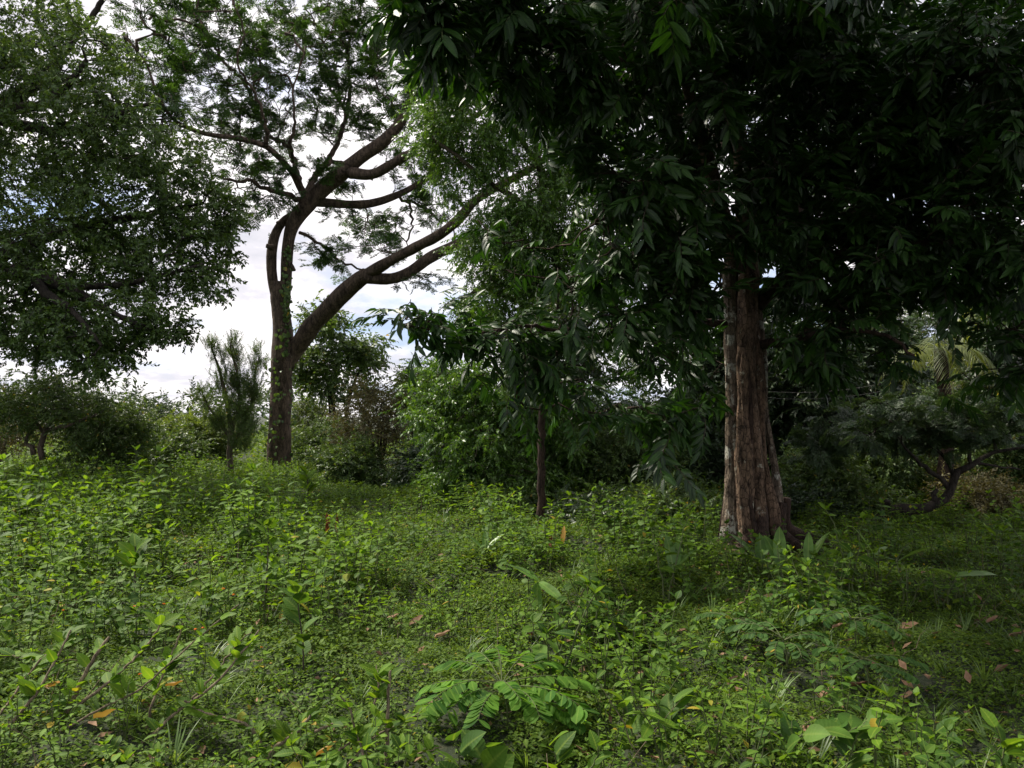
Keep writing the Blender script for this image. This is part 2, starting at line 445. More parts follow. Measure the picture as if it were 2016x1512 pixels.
def feather(name, mat, twigmat, seed=0, size=0.34, nr=5, nl=9, lw=0.5):
    """bipinnate leaf: little flat fans of narrow leaflets"""
    g = np.random.default_rng(seed)
    Xs, Ts, S = [], [], []
    tubes = []
    for i in range(nr):
        t = (i + 1) / nr
        for sgn in (1, -1):
            b = np.array([t * size * 0.6, 0, -0.12 * size * t * t])
            an = sgn * R(62 - 30 * t) + g.normal(0, 0.15)
            d = np.array([math.cos(an), math.sin(an), -0.12 + g.normal(0, 0.12)])
            ln = size * 0.5 * (1 - 0.3 * abs(t - 0.6))
            tubes.append(tube([b, b + d * ln], size * 0.006, 3))
            for j in range(nl):
                u = (j + 1) / nl
                for s2 in (1, -1):
                    a2 = an + s2 * R(60)
                    Xs.append([math.cos(a2), math.sin(a2), g.normal(-0.1, 0.2)]); Ts.append(b + d * ln * u); S.append(g.uniform(0.8, 1.1))
    Xs, Ts = np.array(Xs), np.array(Ts)
    M = frames(Xs, np.tile([0, 0, 1.0], (len(Xs), 1)), g, 0.25)
    tpl = leaf_tpl(size * 0.21, size * 0.21 * lw, 2, 0.05, 0.05)
    tpl = (tpl[0][[0, 2, 4, 3]], np.array([[0, 1, 2], [0, 2, 3]]), tpl[2][[0, 2, 4, 3]] * 0, tpl[3][[0, 2, 4, 3]])
    v, fs, _ = cat_parts([(a, b, None) for a, b in tubes])
    return proto(name, [stamp(tpl, M, Ts, np.array(S), g.uniform(0, 0.4, len(Ts)))], mat, (v, np.concatenate(fs)), twigmat)

def scatter_modifier(obj, protos):
    """geometry-nodes instances of the protos on the object's points (attributes rot, scl, idx)"""
    ng = bpy.data.node_groups.new(obj.name + '_scatter', 'GeometryNodeTree')
    ng.interface.new_socket('Geometry', in_out='INPUT', socket_type='NodeSocketGeometry')
    ng.interface.new_socket('Geometry', in_out='OUTPUT', socket_type='NodeSocketGeometry')
    n = ng.nodes.new; l = ng.links.new
    gi = n('NodeGroupInput'); go = n('NodeGroupOutput'); jn = n('GeometryNodeJoinGeometry')
    ra = n('GeometryNodeInputNamedAttribute'); ra.data_type = 'FLOAT_VECTOR'; ra.inputs[0].default_value = 'rot'
    er = n('FunctionNodeEulerToRotation'); l(ra.outputs[0], er.inputs[0])
    sa = n('GeometryNodeInputNamedAttribute'); sa.data_type = 'FLOAT'; sa.inputs[0].default_value = 'scl'
    ia = n('GeometryNodeInputNamedAttribute'); ia.data_type = 'INT'; ia.inputs[0].default_value = 'idx'
    for k, p in enumerate(protos):
        oi = n('GeometryNodeObjectInfo'); oi.inputs['Object'].default_value = p; oi.inputs['As Instance'].default_value = False
        cm = n('FunctionNodeCompare'); cm.data_type = 'INT'; cm.operation = 'EQUAL'
        ii = [s for s in cm.inputs if s.type == 'INT']
        l(ia.outputs[0], ii[0]); ii[1].default_value = k
        ip = n('GeometryNodeInstanceOnPoints')
        l(gi.outputs[0], ip.inputs['Points']); l(cm.outputs[0], ip.inputs['Selection']); l(oi.outputs['Geometry'], ip.inputs['Instance'])
        l(er.outputs[0], ip.inputs['Rotation']); l(sa.outputs[0], ip.inputs['Scale'])
        l(ip.outputs[0], jn.inputs[0])
    l(jn.outputs[0], go.inputs[0])
    md = obj.modifiers.new('scatter', 'NODES'); md.node_group = ng
    return md

def scatter(name, pos, M, scl, idx, protos, parent=None):
    me = bpy.data.meshes.new(name)
    me.vertices.add(len(pos)); me.vertices.foreach_set('co', np.asarray(pos, np.float32).ravel())
    a = me.attributes.new('rot', 'FLOAT_VECTOR', 'POINT'); a.data.foreach_set('vector', to_euler(M).astype(np.float32).ravel())
    a = me.attributes.new('scl', 'FLOAT', 'POINT'); a.data.foreach_set('value', np.asarray(scl, np.float32))
    a = me.attributes.new('idx', 'INT', 'POINT'); a.data.foreach_set('value', np.asarray(idx, np.int32))
    for p in protos: 
        for m in p.data.materials:
            if m and m.name not in [x.name for x in me.materials if x]: me.materials.append(m)
    me.update()
    o = link(name, me, parent)
    o['kind'] = 'stuff'
    scatter_modifier(o, protos)
    return o

# ------------------------------------------------------------------ tree skeleton
class Skel:
    def __init__(self):
        self.pos = np.zeros((0, 3)); self.par = []; self.rad = []; self.fix = []
        self.chains = []      # lists of node indices
        self.dirs = np.zeros((0, 3))
    def add(self, pts, rad=None, start=None, minr=0.0):
        """a limb through pts; start = index of the node it grows from"""
        pts = np.asarray(pts, float); k0 = len(self.pos)
        d = norm(np.gradient(pts, axis=0)) if len(pts) > 1 else np.array([[0, 0, 1.0]])
        self.pos = np.concatenate([self.pos, pts]); self.dirs = np.concatenate([self.dirs, d])
        ids = list(range(k0, k0 + len(pts)))
        self.par += [start if start is not None else -1] + ids[:-1]
        self.rad += list(rad) if rad is not None else [minr] * len(pts)
        self.fix += [rad is not None] * len(pts)
        self.chains.append(([start] if start is not None and rad is None else []) + ids)
        return ids
    def nearest(self, p):
        return int(np.argmin(((self.pos - p) ** 2).sum(1)))
    def grow(self, targets, step=0.35, tip=0.006, up=0.25, wander=0.12, g=rng, minlimb=0):
        """join every target to the nearest wood, nearest targets first"""
        targets = np.asarray(targets, float)
        base = self.pos[minlimb:]
        d0 = np.array([((base - t) ** 2).sum(1).min() for t in targets])
        tips = []
        for k in np.argsort(d0):
            t = targets[k]
            q = t - self.pos
            dist = np.sqrt((q ** 2).sum(1)) + 1e-6
            cosv = (q * self.dirs).sum(1) / dist
            cost = dist * (1.25 - 0.35 * cosv) + (q[:, 2] < -0.3) * 0.2 * dist
            cost[:minlimb] = 1e9
            i = int(np.argmin(cost))
            D = dist[i]
            n = max(2, int(D / step) + 1)
            s = np.linspace(0, 1, n + 1)[:, None]
            p0, p3 = self.pos[i], t
            p1 = p0 + (self.dirs[i] * 0.5 + q[i] / D * 0.5 + np.array([0, 0, up])) * D * 0.33
            p2 = p3 - (q[i] / D + np.array([0, 0, -up * 0.5])) * D * 0.3
            c = (1 - s) ** 3 * p0 + 3 * (1 - s) ** 2 * s * p1 + 3 * (1 - s) * s ** 2 * p2 + s ** 3 * p3
            c[1:-1] += g.normal(0, wander * step, c[1:-1].shape)
            ids = self.add(c[1:], None, i)
            self.rad[ids[-1]] = tip
            tips.append(len(self.chains) - 1)
        return tips
    def solve(self, p=2.4, tip=0.006, maxr=None):
        acc = np.zeros(len(self.pos)); has = np.zeros(len(self.pos), bool)
        for i in range(len(self.pos) - 1, -1, -1):
            own = acc[i] ** (1 / p) if acc[i] > 0 else tip
            if self.fix[i]: r = self.rad[i]
            else:
                r = max(own, tip); 
                if maxr: r = min(r, maxr)
                self.rad[i] = r
            j = self.par[i]
            if j is not None and j >= 0: acc[j] += max(own, tip) ** p
    def twig_mesh(self, name, chains, mat, parent, sides=4):
        vs, fs, off = [], [], 0
        R_ = np.array(self.rad)
        for c in chains:
            ids = self.chains[c]
            r = R_[ids].copy()
            if len(r) > 1 and self.fix[ids[0]]: r[0] = r[1] * 1.15
            elif len(r) > 1: r[0] = min(r[0], r[1] * 1.25)
            r[-1] *= 0.4
            v, f = tube(self.pos[ids], r, sides)
            vs.append(v); fs.append(f + off); off += len(v)
        o = link(name, mesh_from(name, np.concatenate(vs), np.concatenate(fs), mat), parent)
        return o

def blob_targets(blobs, g):
    """blobs: (px, py, D, rpx, rpy, rD, n); points inside ellipsoids, given by photo position and distance"""
    out = []
    for (px, py, D, rx, ry, rd, n) in blobs:
        u = norm(g.normal(0, 1, (n, 3))) * g.uniform(0.15, 1, (n, 1)) ** (1 / 2.2)
        c = P(px, py, D); k = D / F
        out.append(c + u * np.array([rx * k, rd, ry * k]))
    return np.concatenate(out)

def leafage(sk, chains, per, g, spread=0.12, frac=0.6, up=(0, 0, 1.0), outward=0.6, hang=0.0):
    """positions and directions of sprays along the outer part of the twigs"""
    Pn, X = [], []
    for c in chains:
        ids = sk.chains[c]
        pts = sk.pos[ids]
        n = max(1, int(g.poisson(per)))
        t = 1 - g.uniform(0, frac, n) ** 1.3 * 1.0
        t[0] = 1.0
        ti = t * (len(pts) - 1)
        i0 = np.minimum(ti.astype(int), len(pts) - 2); fr = (ti - i0)[:, None]
        p = pts[i0] * (1 - fr) + pts[i0 + 1] * fr
        d = norm(pts[i0 + 1] - pts[i0])
        rnd = norm(g.normal(0, 1, (n, 3)))
        rnd[:, 2] *= 0.5
        x = norm(d * outward + rnd * (1.1 - 0.5 * outward) + np.array([0, 0, -hang]))
        Pn.append(p + g.normal(0, spread, (n, 3))); X.append(x)
    return np.concatenate(Pn), np.concatenate(X)

# noise-displaced limb mesh for the thick wood
def limb_mesh(path, name, mat, sides=28, rough=0.06, freq=3.0, flute=None, ridge=0.0, seed=0.0):
    """path: (n,4) with radius; surface roughened with real relief"""
    v, f = tube(path[:, :3], path[:, 3], sides)
    n = len(path)
    c = np.repeat(path[:, :3], sides, 0); r = np.repeat(path[:, 3], sides)
    d = norm(v - c)
    th = np.tile(np.arange(sides) * 2 * math.pi / sides, n)
    s = np.repeat(np.concatenate([[0], np.cumsum(np.linalg.norm(np.diff(path[:, :3], axis=0), axis=1))]), sides)
    k = np.ones(len(v))
    if flute is not None: k = k * flute(th, s / (s.max() + 1e-9))
    nz = np.array([mnoise.noise(Vector((a[0] * freq + seed, a[1] * freq, a[2] * freq * 0.5))) for a in v])
    k = k + rough * nz * 1.6
    if ridge:
        nr = np.array([abs(mnoise.noise(Vector((math.cos(a) * 5 + seed, math.sin(a) * 5, b * 2.2)))) for a, b in zip(th, s)])
        nr2 = np.array([mnoise.noise(Vector((math.cos(a) * 14 + seed, math.sin(a) * 14, b * 6))) for a, b in zip(th, s)])
        k = k - ridge * np.clip(0.22 - nr, 0, 1) * 3 + ridge * 0.5 * nr2
    v = c + d * (r * k)[:, None]
    caps = [np.arange(sides)[::-1][None], (np.arange(sides) + (n - 1) * sides)[None]]
    return mesh_from(name, v, [f] + caps, mat)

print('helpers ready')
#%%STRUCTURE
# ------------------------------------------------------------------ ground
def ground():
    r = np.concatenate([np.linspace(-1, 1, 121) * 30])
    xs = np.sign(r) * np.abs(r); 
    far = np.array([45, 80, 150, 300, 700])
    gx = np.concatenate([-far[::-1], xs, far]); gy = np.concatenate([[-300, -80, -20], np.linspace(-8, 42, 160), [60, 90, 150, 300, 700]])
    X, Y = np.meshgrid(gx, gy)
    Z = H(X, Y)
    near = (np.abs(X) < 25) & (Y < 30) & (Y > -6)
    g = np.array([mnoise.noise(Vector((a * 1.7, b * 1.7, 0))) for a, b in zip(X.ravel(), Y.ravel())]).reshape(X.shape)
    Z = Z + near * g * 0.03
    nx, ny = len(gx), len(gy)
    i = np.arange(ny - 1)[:, None] * nx; j = np.arange(nx - 1)[None]
    f = np.stack([i + j, i + j + 1, i + nx + j + 1, i + nx + j], -1).reshape(-1, 4)
    o = link('ground', mesh_from('ground', np.stack([X, Y, Z], -1).reshape(-1, 3), f, MAT['soil']))
    tag(o, 'dark soil and leaf litter under the weeds', kind='structure')
ground()

# ------------------------------------------------------------------ sprays used by the crowns
SP = {}
def sprays():
    for k in range(3):
        SP.setdefault('dark', []).append(spray('dark_spray', MAT['dark'], MAT['darkstem'], 0.225, 0.064, 12, 0.34, droop=0.22, ang=66, nseg=4, seed=k, leafdroop=0.18, curl=0.22, r=0.005, jit=0.3))
        SP.setdefault('light', []).append(spray('light_spray', MAT['light'], MAT['darkstem'], 0.088, 0.044, 15, 0.34, droop=0.35, ang=62, seed=10 + k, jit=0.6, leafdroop=0.3, curl=0.25))
        SP.setdefault('left', []).append(spray('olive_spray', MAT['left'], MAT['darkstem'], 0.105, 0.062, 13, 0.32, droop=0.2, ang=60, seed=20 + k, jit=0.6))
        SP.setdefault('rain', []).append(feather('feather_spray', MAT['rain'], MAT['darkstem'], seed=30 + k, size=0.40, nr=3, nl=5, lw=0.5))
        SP.setdefault('grey', []).append(feather('grey_feather', MAT['grey'], MAT['darkstem'], seed=40 + k, size=0.24, nr=4, nl=5, lw=0.45))
        SP.setdefault('scrub', []).append(spray('scrub_spray', MAT['scrub'], MAT['darkstem'], 0.085, 0.038, 18, 0.34, droop=0.1, ang=60, seed=50 + k, jit=0.6))
        SP.setdefault('scrub_y', []).append(spray('yellow_spray', MAT['scrub_y'], MAT['darkstem'], 0.085, 0.038, 18, 0.36, droop=0.2, ang=60, seed=60 + k, jit=0.5))
        SP.setdefault('scrub_d', []).append(spray('deep_spray', MAT['scrub_d'], MAT['darkstem'], 0.10, 0.045, 16, 0.36, droop=0.25, ang=60, seed=70 + k, jit=0.6))
        SP.setdefault('brown', []).append(spray('brown_spray', MAT['brown'], MAT['darkstem'], 0.07, 0.03, 14, 0.34, droop=0.1, ang=60, seed=80 + k, jit=0.6))
        SP.setdefault('broad', []).append(spray('broad_spray', MAT['scrub'], MAT['darkstem'], 0.17, 0.09, 9, 0.45, droop=0.3, ang=65, seed=90 + k, jit=0.5, leafdroop=0.4))
        SP.setdefault('spiky', []).append(spray('spiky_spray', MAT['scrub'], MAT['darkstem'], 0.11, 0.028, 20, 0.5, droop=-0.05, ang=70, seed=100 + k, jit=0.35, leafdroop=-0.3))
        SP.setdefault('bamboo', []).append(spray('bamboo_spray', MAT['scrub_y'], MAT['darkstem'], 0.20, 0.03, 12, 0.5, droop=0.5, ang=50, seed=110 + k, jit=0.4, leafdroop=0.4))
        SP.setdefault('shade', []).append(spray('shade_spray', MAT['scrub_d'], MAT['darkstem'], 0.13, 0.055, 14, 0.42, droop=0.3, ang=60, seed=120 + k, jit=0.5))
sprays()

def keepout(p, line, w, dmax):
    u, v, d = proj(p); xs = [q[0] for q in line]; ys = [q[1] for q in line]
    return (u > xs[0]) & (u < xs[-1]) & (np.abs(v - np.interp(u, xs, ys)) < w) & (d < dmax)

GAP = [(880, 455), (905, 432), (940, 400), (980, 372), (1030, 342), (1060, 325)]

def crown_on(root, sk, tips, kind, per, seed, scl=(0.8, 1.2), spread=0.1, frac=0.6, outward=0.6, hang=0.1, jit=0.35, name='crown'):
    g = np.random.default_rng(seed)
    p, x = leafage(sk, tips, per, g, spread, frac, outward=outward, hang=hang)
    if kind == 'light':
        k = ~(keepout(p, GAP, 24, 18) & (g.random(len(p)) < .85)); p, x = p[k], x[k]
    M = frames(x, np.tile([0, 0, 1.0], (len(x), 1)), g, jit)
    return scatter(name, p, M, g.uniform(*scl, len(p)), g.integers(0, len(SP[kind]), len(p)), SP[kind], root), p

# ------------------------------------------------------------------ rain tree
def limb_px(pts, thin=1.0):
    """pts: (px, py, D, r in px) -> (n,4)"""
    return np.array([[*P(a, b, d), r * d / F * thin] for a, b, d, r in pts])

def rain_tree():
    D = 23.0
    root = empty('rain_tree', P(552, 932, D), 'tall spreading rain tree with forked brown trunk and feathery layered crown', 'tree')
    g = np.random.default_rng(1)
    sk = Skel()
    limbs = [
        ('trunk', [(550, 950, D, 33), (551, 915, D, 27), (552, 860, D, 25), (554, 790, D, 24), (556, 735, D, 24), (558, 690, D, 25), (556, 640, D, 21), (552, 590, D, 20), (552, 555, D, 17)]),
        ('branch', [(545, 590, D, 13), (538, 560, D, 11.5), (534, 520, D, 11.5), (537, 480, D, 11), (546, 452, D, 10), (562, 432, D, 9), (580, 420, D, 8)]),
        ('branch', [(558, 600, D, 14), (562, 560, D, 12.5), (565, 510, D, 12.5), (572, 455, D, 14.5), (590, 420, D, 17.5), (622, 385, D, 19), (660, 350, D - .2, 18.5), (710, 310, D - .5, 16), (758, 275, D - .8, 14), (788, 242, D - 1, 12), (810, 195, D - 1.2, 9), (850, 140, D - 1.4, 6), (880, 80, D - 1.5, 3.5)]),
        ('branch', [(690, 340, D - .4, 13), (735, 342, D - .8, 11.5), (790, 312, D - 1.4, 10.5), (850, 280, D - 2, 9), (910, 245, D - 2.5, 7), (980, 200, D - 2.8, 4)]),
        ('branch', [(612, 395, D, 12), (650, 400, D + .5, 10), (720, 402, D + 1, 9.5), (782, 384, D + 1.4, 7.5), (835, 355, D + 1.8, 6), (880, 325, D + 2, 5), (910, 290, D + 2.2, 3)]),
        ('branch', [(604, 392, D, 10), (590, 368, D - .3, 8), (572, 335, D - .6, 7), (545, 306, D - 1, 7), (520, 287, D - 1.3, 6.5), (470, 273, D - 1.8, 6), (400, 262, D - 2.4, 5), (345, 238, D - 2.8, 4), (312, 190, D - 3.1, 3.2), (290, 130, D - 3.3, 2.5), (270, 100, D - 3.4, 1.8)]),
        ('branch', [(605, 388, D, 9), (618, 352, D + .5, 7.5), (645, 318, D + .9, 6.5), (668, 272, D + 1.3, 5.5), (682, 222, D + 1.6, 5), (688, 170, D + 1.8, 4.2), (684, 100, D + 2, 3.4), (700, 50, D + 2.2, 2.6), (716, 0, D + 2.4, 2)]),
        ('branch', [(592, 370, D - .2, 7), (580, 320, D + .4, 5.5), (562, 285, D + .6, 5), (530, 268, D + 1, 4), (512, 232, D + 1.3, 4.5), (480, 160, D + 1.6, 4), (440, 120, D + 1.8, 3.2), (392, 40, D + 2, 2.4), (370, 0, D + 2, 2)]),
        ('branch', [(596, 395, D, 7), (560, 381, D - .6, 6), (520, 371, D - 1, 5), (490, 355, D - 1.4, 4), (450, 354, D - 1.8, 3), (420, 345, D - 2, 2)]),
        ('branch', [(648, 318, D + .9, 5), (690, 320, D + 1.6, 5), (722, 310, D + 2, 4), (742, 290, D + 2.3, 2.5)]),
        ('branch', [(576, 318, D, 4.5), (572, 285, D - .8, 4), (580, 240, D - 1.2, 3), (575, 190, D - 1.6, 2.4), (590, 130, D - 1.8, 1.8)]),
        ('branch', [(524, 288, D - 1.3, 5), (522, 240, D - 1.8, 4), (500, 180, D - 2.2, 3.2), (470, 130, D - 2.6, 2.6), (478, 60, D - 2.8, 2), (460, 10, D - 3, 1.6)]),
        ('branch', [(682, 222, D + 1.6, 4), (655, 180, D + 2.2, 3.4), (630, 130, D + 2.6, 2.8), (632, 70, D + 2.8, 2.2), (600, 10, D + 3, 1.6)]),
        ('branch', [(560, 720, D, 22), (580, 692, D, 20), (605, 655, D - .2, 20), (642, 612, D - .5, 19), (690, 566, D - .9, 19), (722, 540, D - 1.2, 17)]),
        ('branch', [(712, 546, D - 1.1, 14), (762, 517, D - 1.6, 12.5), (812, 490, D - 2.1, 11.5), (860, 465, D - 2.6, 11.5), (900, 435, D - 3, 11.5), (932, 398, D - 3.3, 10), (972, 372, D - 3.6, 9), (1022, 345, D - 3.9, 8), (1080, 310, D - 4.2, 6.5), (1140, 270, D - 4.4, 4)]),
        ('branch', [(718, 545, D - 1.2, 14), (765, 549, D - 1.2, 12.5), (803, 538, D - 1.2, 12.5), (842, 510, D - 1.2, 12.5), (880, 490, D - 1.2, 12), (915, 474, D - 1.2, 10), (980, 455, D - 1.2, 8), (1050, 420, D - 1.2, 5)]),
        ('branch', [(590, 458, D, 4), (612, 466, D + .3, 3.6), (636, 484, D + .6, 3.2), (662, 510, D + .8, 2.8), (712, 531, D + 1, 2)]),
        ('branch', [(786, 386, D + 1.3, 3.6), (810, 408, D + 1.6, 3), (812, 440, D + 1.8, 2.4), (800, 476, D + 2, 1.8)]),
        ('branch', [(800, 392, D + 1.6, 3), (838, 412, D + 2, 2.6), (870, 440, D + 2.2, 2)]),
        ('branch', [(840, 352, D + 1.8, 4), (862, 300, D + 2.4, 3), (880, 240, D + 2.8, 2)]),
    ]
    for k, (nm, pts) in enumerate(limbs):
        L = limb_px(pts, .88)
        n = max(14, int(np.linalg.norm(np.diff(L[:, :3], axis=0), axis=1).sum() / 0.14))
        path = smooth_path(L, n)
        big = pts[0][3] > 9
        if k > 2 and not big:
            path[1:-1, :3] += g.normal(0, 0.025, (len(path) - 2, 3))
        me = limb_mesh(path, nm, MAT['bark_rain'], 32 if big else 12, 0.10 if big else 0.08, 2.2, ridge=0.06 if big else 0, seed=k * 3.1,
                       flute=(lambda th, s: 1 + 0.06 * np.cos(3 * th + 1) + (0.10 * np.cos(5 * th) * np.clip(0.2 - s, 0, 1) * 5)) if k == 0 else None)
        link(nm, me, root)
        if k > 0:
            step = 0.4; m = max(3, int(n * 0.14 / step))
            pp = path[np.linspace(0, len(path) - 1, m).astype(int)]
            sk.add(pp[:, :3], list(pp[:, 3]))
    # broken stubs on the left leader
    for (x0, y0, x1, y1, r) in ((538, 487, 524, 484, 6), (552, 446, 547, 436, 6), (572, 520, 580, 532, 4)):
        a, b = P(x0, y0, D - .15), P(x1, y1, D - .25)
        pth = np.array([[*(a + (b - a) * t), r * D / F * (1 - 0.25 * t)] for t in np.linspace(0, 1, 6)])
        link('stub', limb_mesh(pth, 'stub', MAT['bark_rain'], 12, 0.2, 8), root)
    blobs = [  # px, py, D, rx, ry, rD, n
        (290, 60, D - 3, 60, 60, 1.5, 40), (300, 150, D - 3, 70, 60, 1.5, 45), (360, 60, D, 80, 70, 2.5, 60), (430, 30, D, 90, 60, 2.5, 60),
        (470, 110, D, 90, 70, 2.5, 70), (520, 40, D, 90, 60, 3, 60), (600, 30, D, 90, 60, 3, 60), (600, 120, D, 80, 60, 2.5, 50),
        (690, 30, D, 80, 60, 3, 60), (690, 110, D + 1, 80, 60, 2.5, 50), (760, 60, D, 60, 80, 2.5, 45), (400, 180, D - 1, 80, 50, 2, 55),
        (370, 250, D - 2, 70, 35, 1.2, 40), (460, 230, D, 60, 30, 1.6, 30), (560, 200, D, 60, 45, 2.2, 45), (640, 190, D + 1, 60, 40, 2, 36),
        (740, 180, D + 1, 60, 45, 2, 40), (560, 260, D, 60, 25, 1.6, 26), (650, 250, D + 1, 60, 20, 1.5, 22), (740, 250, D + 1, 60, 22, 1.5, 26),
        (470, 320, D - 1, 60, 18, 1.2, 18), (540, 345, D - 1, 50, 16, 1.2, 14), (510, 390, D - 1.2, 50, 14, 0.8, 12), (440, 380, D - 1.6, 36, 14, .8, 8),
        (700, 370, D + 1, 60, 14, 1.2, 16), (790, 345, D + 1, 50, 16, 1.4, 16), (850, 320, D + 1.5, 50, 30, 1.4, 22), (700, 425, D + 1, 50, 14, 1, 12),
        (650, 500, D + .8, 40, 26, .8, 14), (700, 440, D + 1.2, 40, 12, 1, 8), (800, 430, D + 1.6, 40, 16, 1, 10), (780, 480, D + 1.8, 34, 16, 1, 9),
        (870, 400, D + 1, 50, 24, 1.4, 16), (860, 440, D - 1, 40, 20, 1.4, 10), (815, 552, D - 1.2, 45, 10, .8, 10), (760, 480, D - 1.8, 28, 10, .6, 6),
        (620, 490, D + .6, 26, 22, .5, 7), (560, 400, D - .4, 26, 10, .6, 6), (840, 200, D - 1, 60, 90, 2, 50), (900, 120, D - 1.5, 60, 90, 2, 40),
        (500, -60, D, 200, 60, 4, 70), (760, -60, D, 160, 60, 4, 50), (330, -50, D, 80, 50, 3, 30), (520, 300, D + 1, 70, 18, 1.5, 20), (630, 330, D - 1, 40, 14, 1, 8)]
    tg = blob_targets(blobs, g)
    # flatten the targets into layered pads
    tg = np.concatenate([tg, tg[g.random(len(tg)) < .85] + g.normal(0, 1, (int(0), 3))]) if False else tg
    tg = tg[np.array([mnoise.noise(Vector(q * .9)) for q in tg]) > -.16]; ex = tg[g.random(len(tg)) < .75]; ex = ex + g.normal(0, 1, ex.shape) * [.55, .5, .22]; tg = np.concatenate([tg, ex])
    tips = sk.grow(tg, 0.30, 0.006, up=0.12, wander=0.25, g=g, minlimb=3)
    sk.solve(2.3, 0.0095, 0.07)
    t = sk.twig_mesh('twigs', tips, MAT['bark_rain'], root, 4); t['kind'] = 'stuff'
    crown_on(root, sk, tips, 'rain', 2.2, 5, scl=(0.55, 1.05), spread=0.08, frac=0.5, hang=0.0, outward=0.8, jit=0.22)
    # ivy on the trunk: round leaves flat against the bark
    iv = []
    for _ in range(330):
        py = g.uniform(560, 930) if g.random() < 0.8 else g.uniform(480, 620)
        th = g.choice([R(-90) + g.normal(0, .35), R(-10) + g.normal(0, .25), R(190) + g.normal(0, .2)], p=[.35, .35, .3])
        if py < 700: th = R(-60) + g.normal(0, .25)
        c = P(552 if py > 650 else 560, py, D); r = (26 if py > 650 else 18) * D / F
        d = np.array([math.cos(th), math.sin(th), 0])
        iv.append((c + d * (r + 0.03), d))
    p = np.array([a for a, _ in iv]); d = np.array([b for _, b in iv])
    X = np.tile([0, 0, -1.0], (len(d), 1)) + g.normal(0, .5, d.shape) + d * 0.3
    M = frames(X, d, g, 0.35)
    v, f, at = stamp(leaf_tpl(0.13, 0.12, 4, 0.1, 0.15, 0.35), M, p, g.uniform(0.5, 1.1, len(p)), g.uniform(0, .9, len(p)))
    o = link('ivy', mesh_from('ivy', v, f, MAT['scrub'], at), root); o['kind'] = 'stuff'
rain_tree()

# ------------------------------------------------------------------ generic crowned tree
def crown_tree(name, label, cat, base, limbs, blobs, kind, per, barkmat, seed, group=None, sides=12, tip=0.006, step=0.3, scl=(0.8, 1.2), hang=0.1,
               frac=0.6, spread=0.1, up=0.2, outward=0.6, limbname='branch', jit=0.35, maxr=0.06, twigs='twigs', ridge=0.0, targets=None, clip=None):
    """limbs: list of (part name, [(px,py,D,r px), ...]); blobs as in blob_targets"""
    g = np.random.default_rng(seed)
    root = empty(name, base, label, cat, group)
    sk = Skel()
    for k, (nm, pts) in enumerate(limbs):
        L = limb_px(pts) if len(pts[0]) == 4 and pts[0][0] > 1e-9 or True else pts
        ln = np.linalg.norm(np.diff(L[:, :3], axis=0), axis=1).sum()
        n = max(6, int(ln / 0.12)); n = min(n, 90)
        path = smooth_path(L, n)
        path[1:-1, :3] += g.normal(0, 0.01, (len(path) - 2, 3))
        link(nm, limb_mesh(path, nm, barkmat, sides, 0.1, 4.0, seed=seed + k, ridge=ridge), root)
        m = max(3, int(ln / (step * 1.2)))
        pp = path[np.linspace(0, len(path) - 1, m).astype(int)]
        sk.add(pp[:, :3], list(pp[:, 3]))
    tg = blob_targets(blobs, g) if targets is None else targets
    if clip:
        tg = tg[proj(tg)[1] < clip - 25 + 22 * np.sin(proj(tg)[0] * .04)]
        tg = tg[np.array([mnoise.noise(Vector(q * .75)) + .5 * mnoise.noise(Vector(q * 1.7)) for q in tg]) > -.46]
    tips = sk.grow(tg, step, tip, up=up, wander=0.2, g=g)
    sk.solve(2.4, tip, maxr)
    t = sk.twig_mesh(twigs, tips, barkmat, root, 4); t['kind'] = 'stuff'
    o, p = crown_on(root, sk, tips, kind, per, seed + 1, scl, spread, frac, outward, hang, jit)
    return root, sk, tips, p

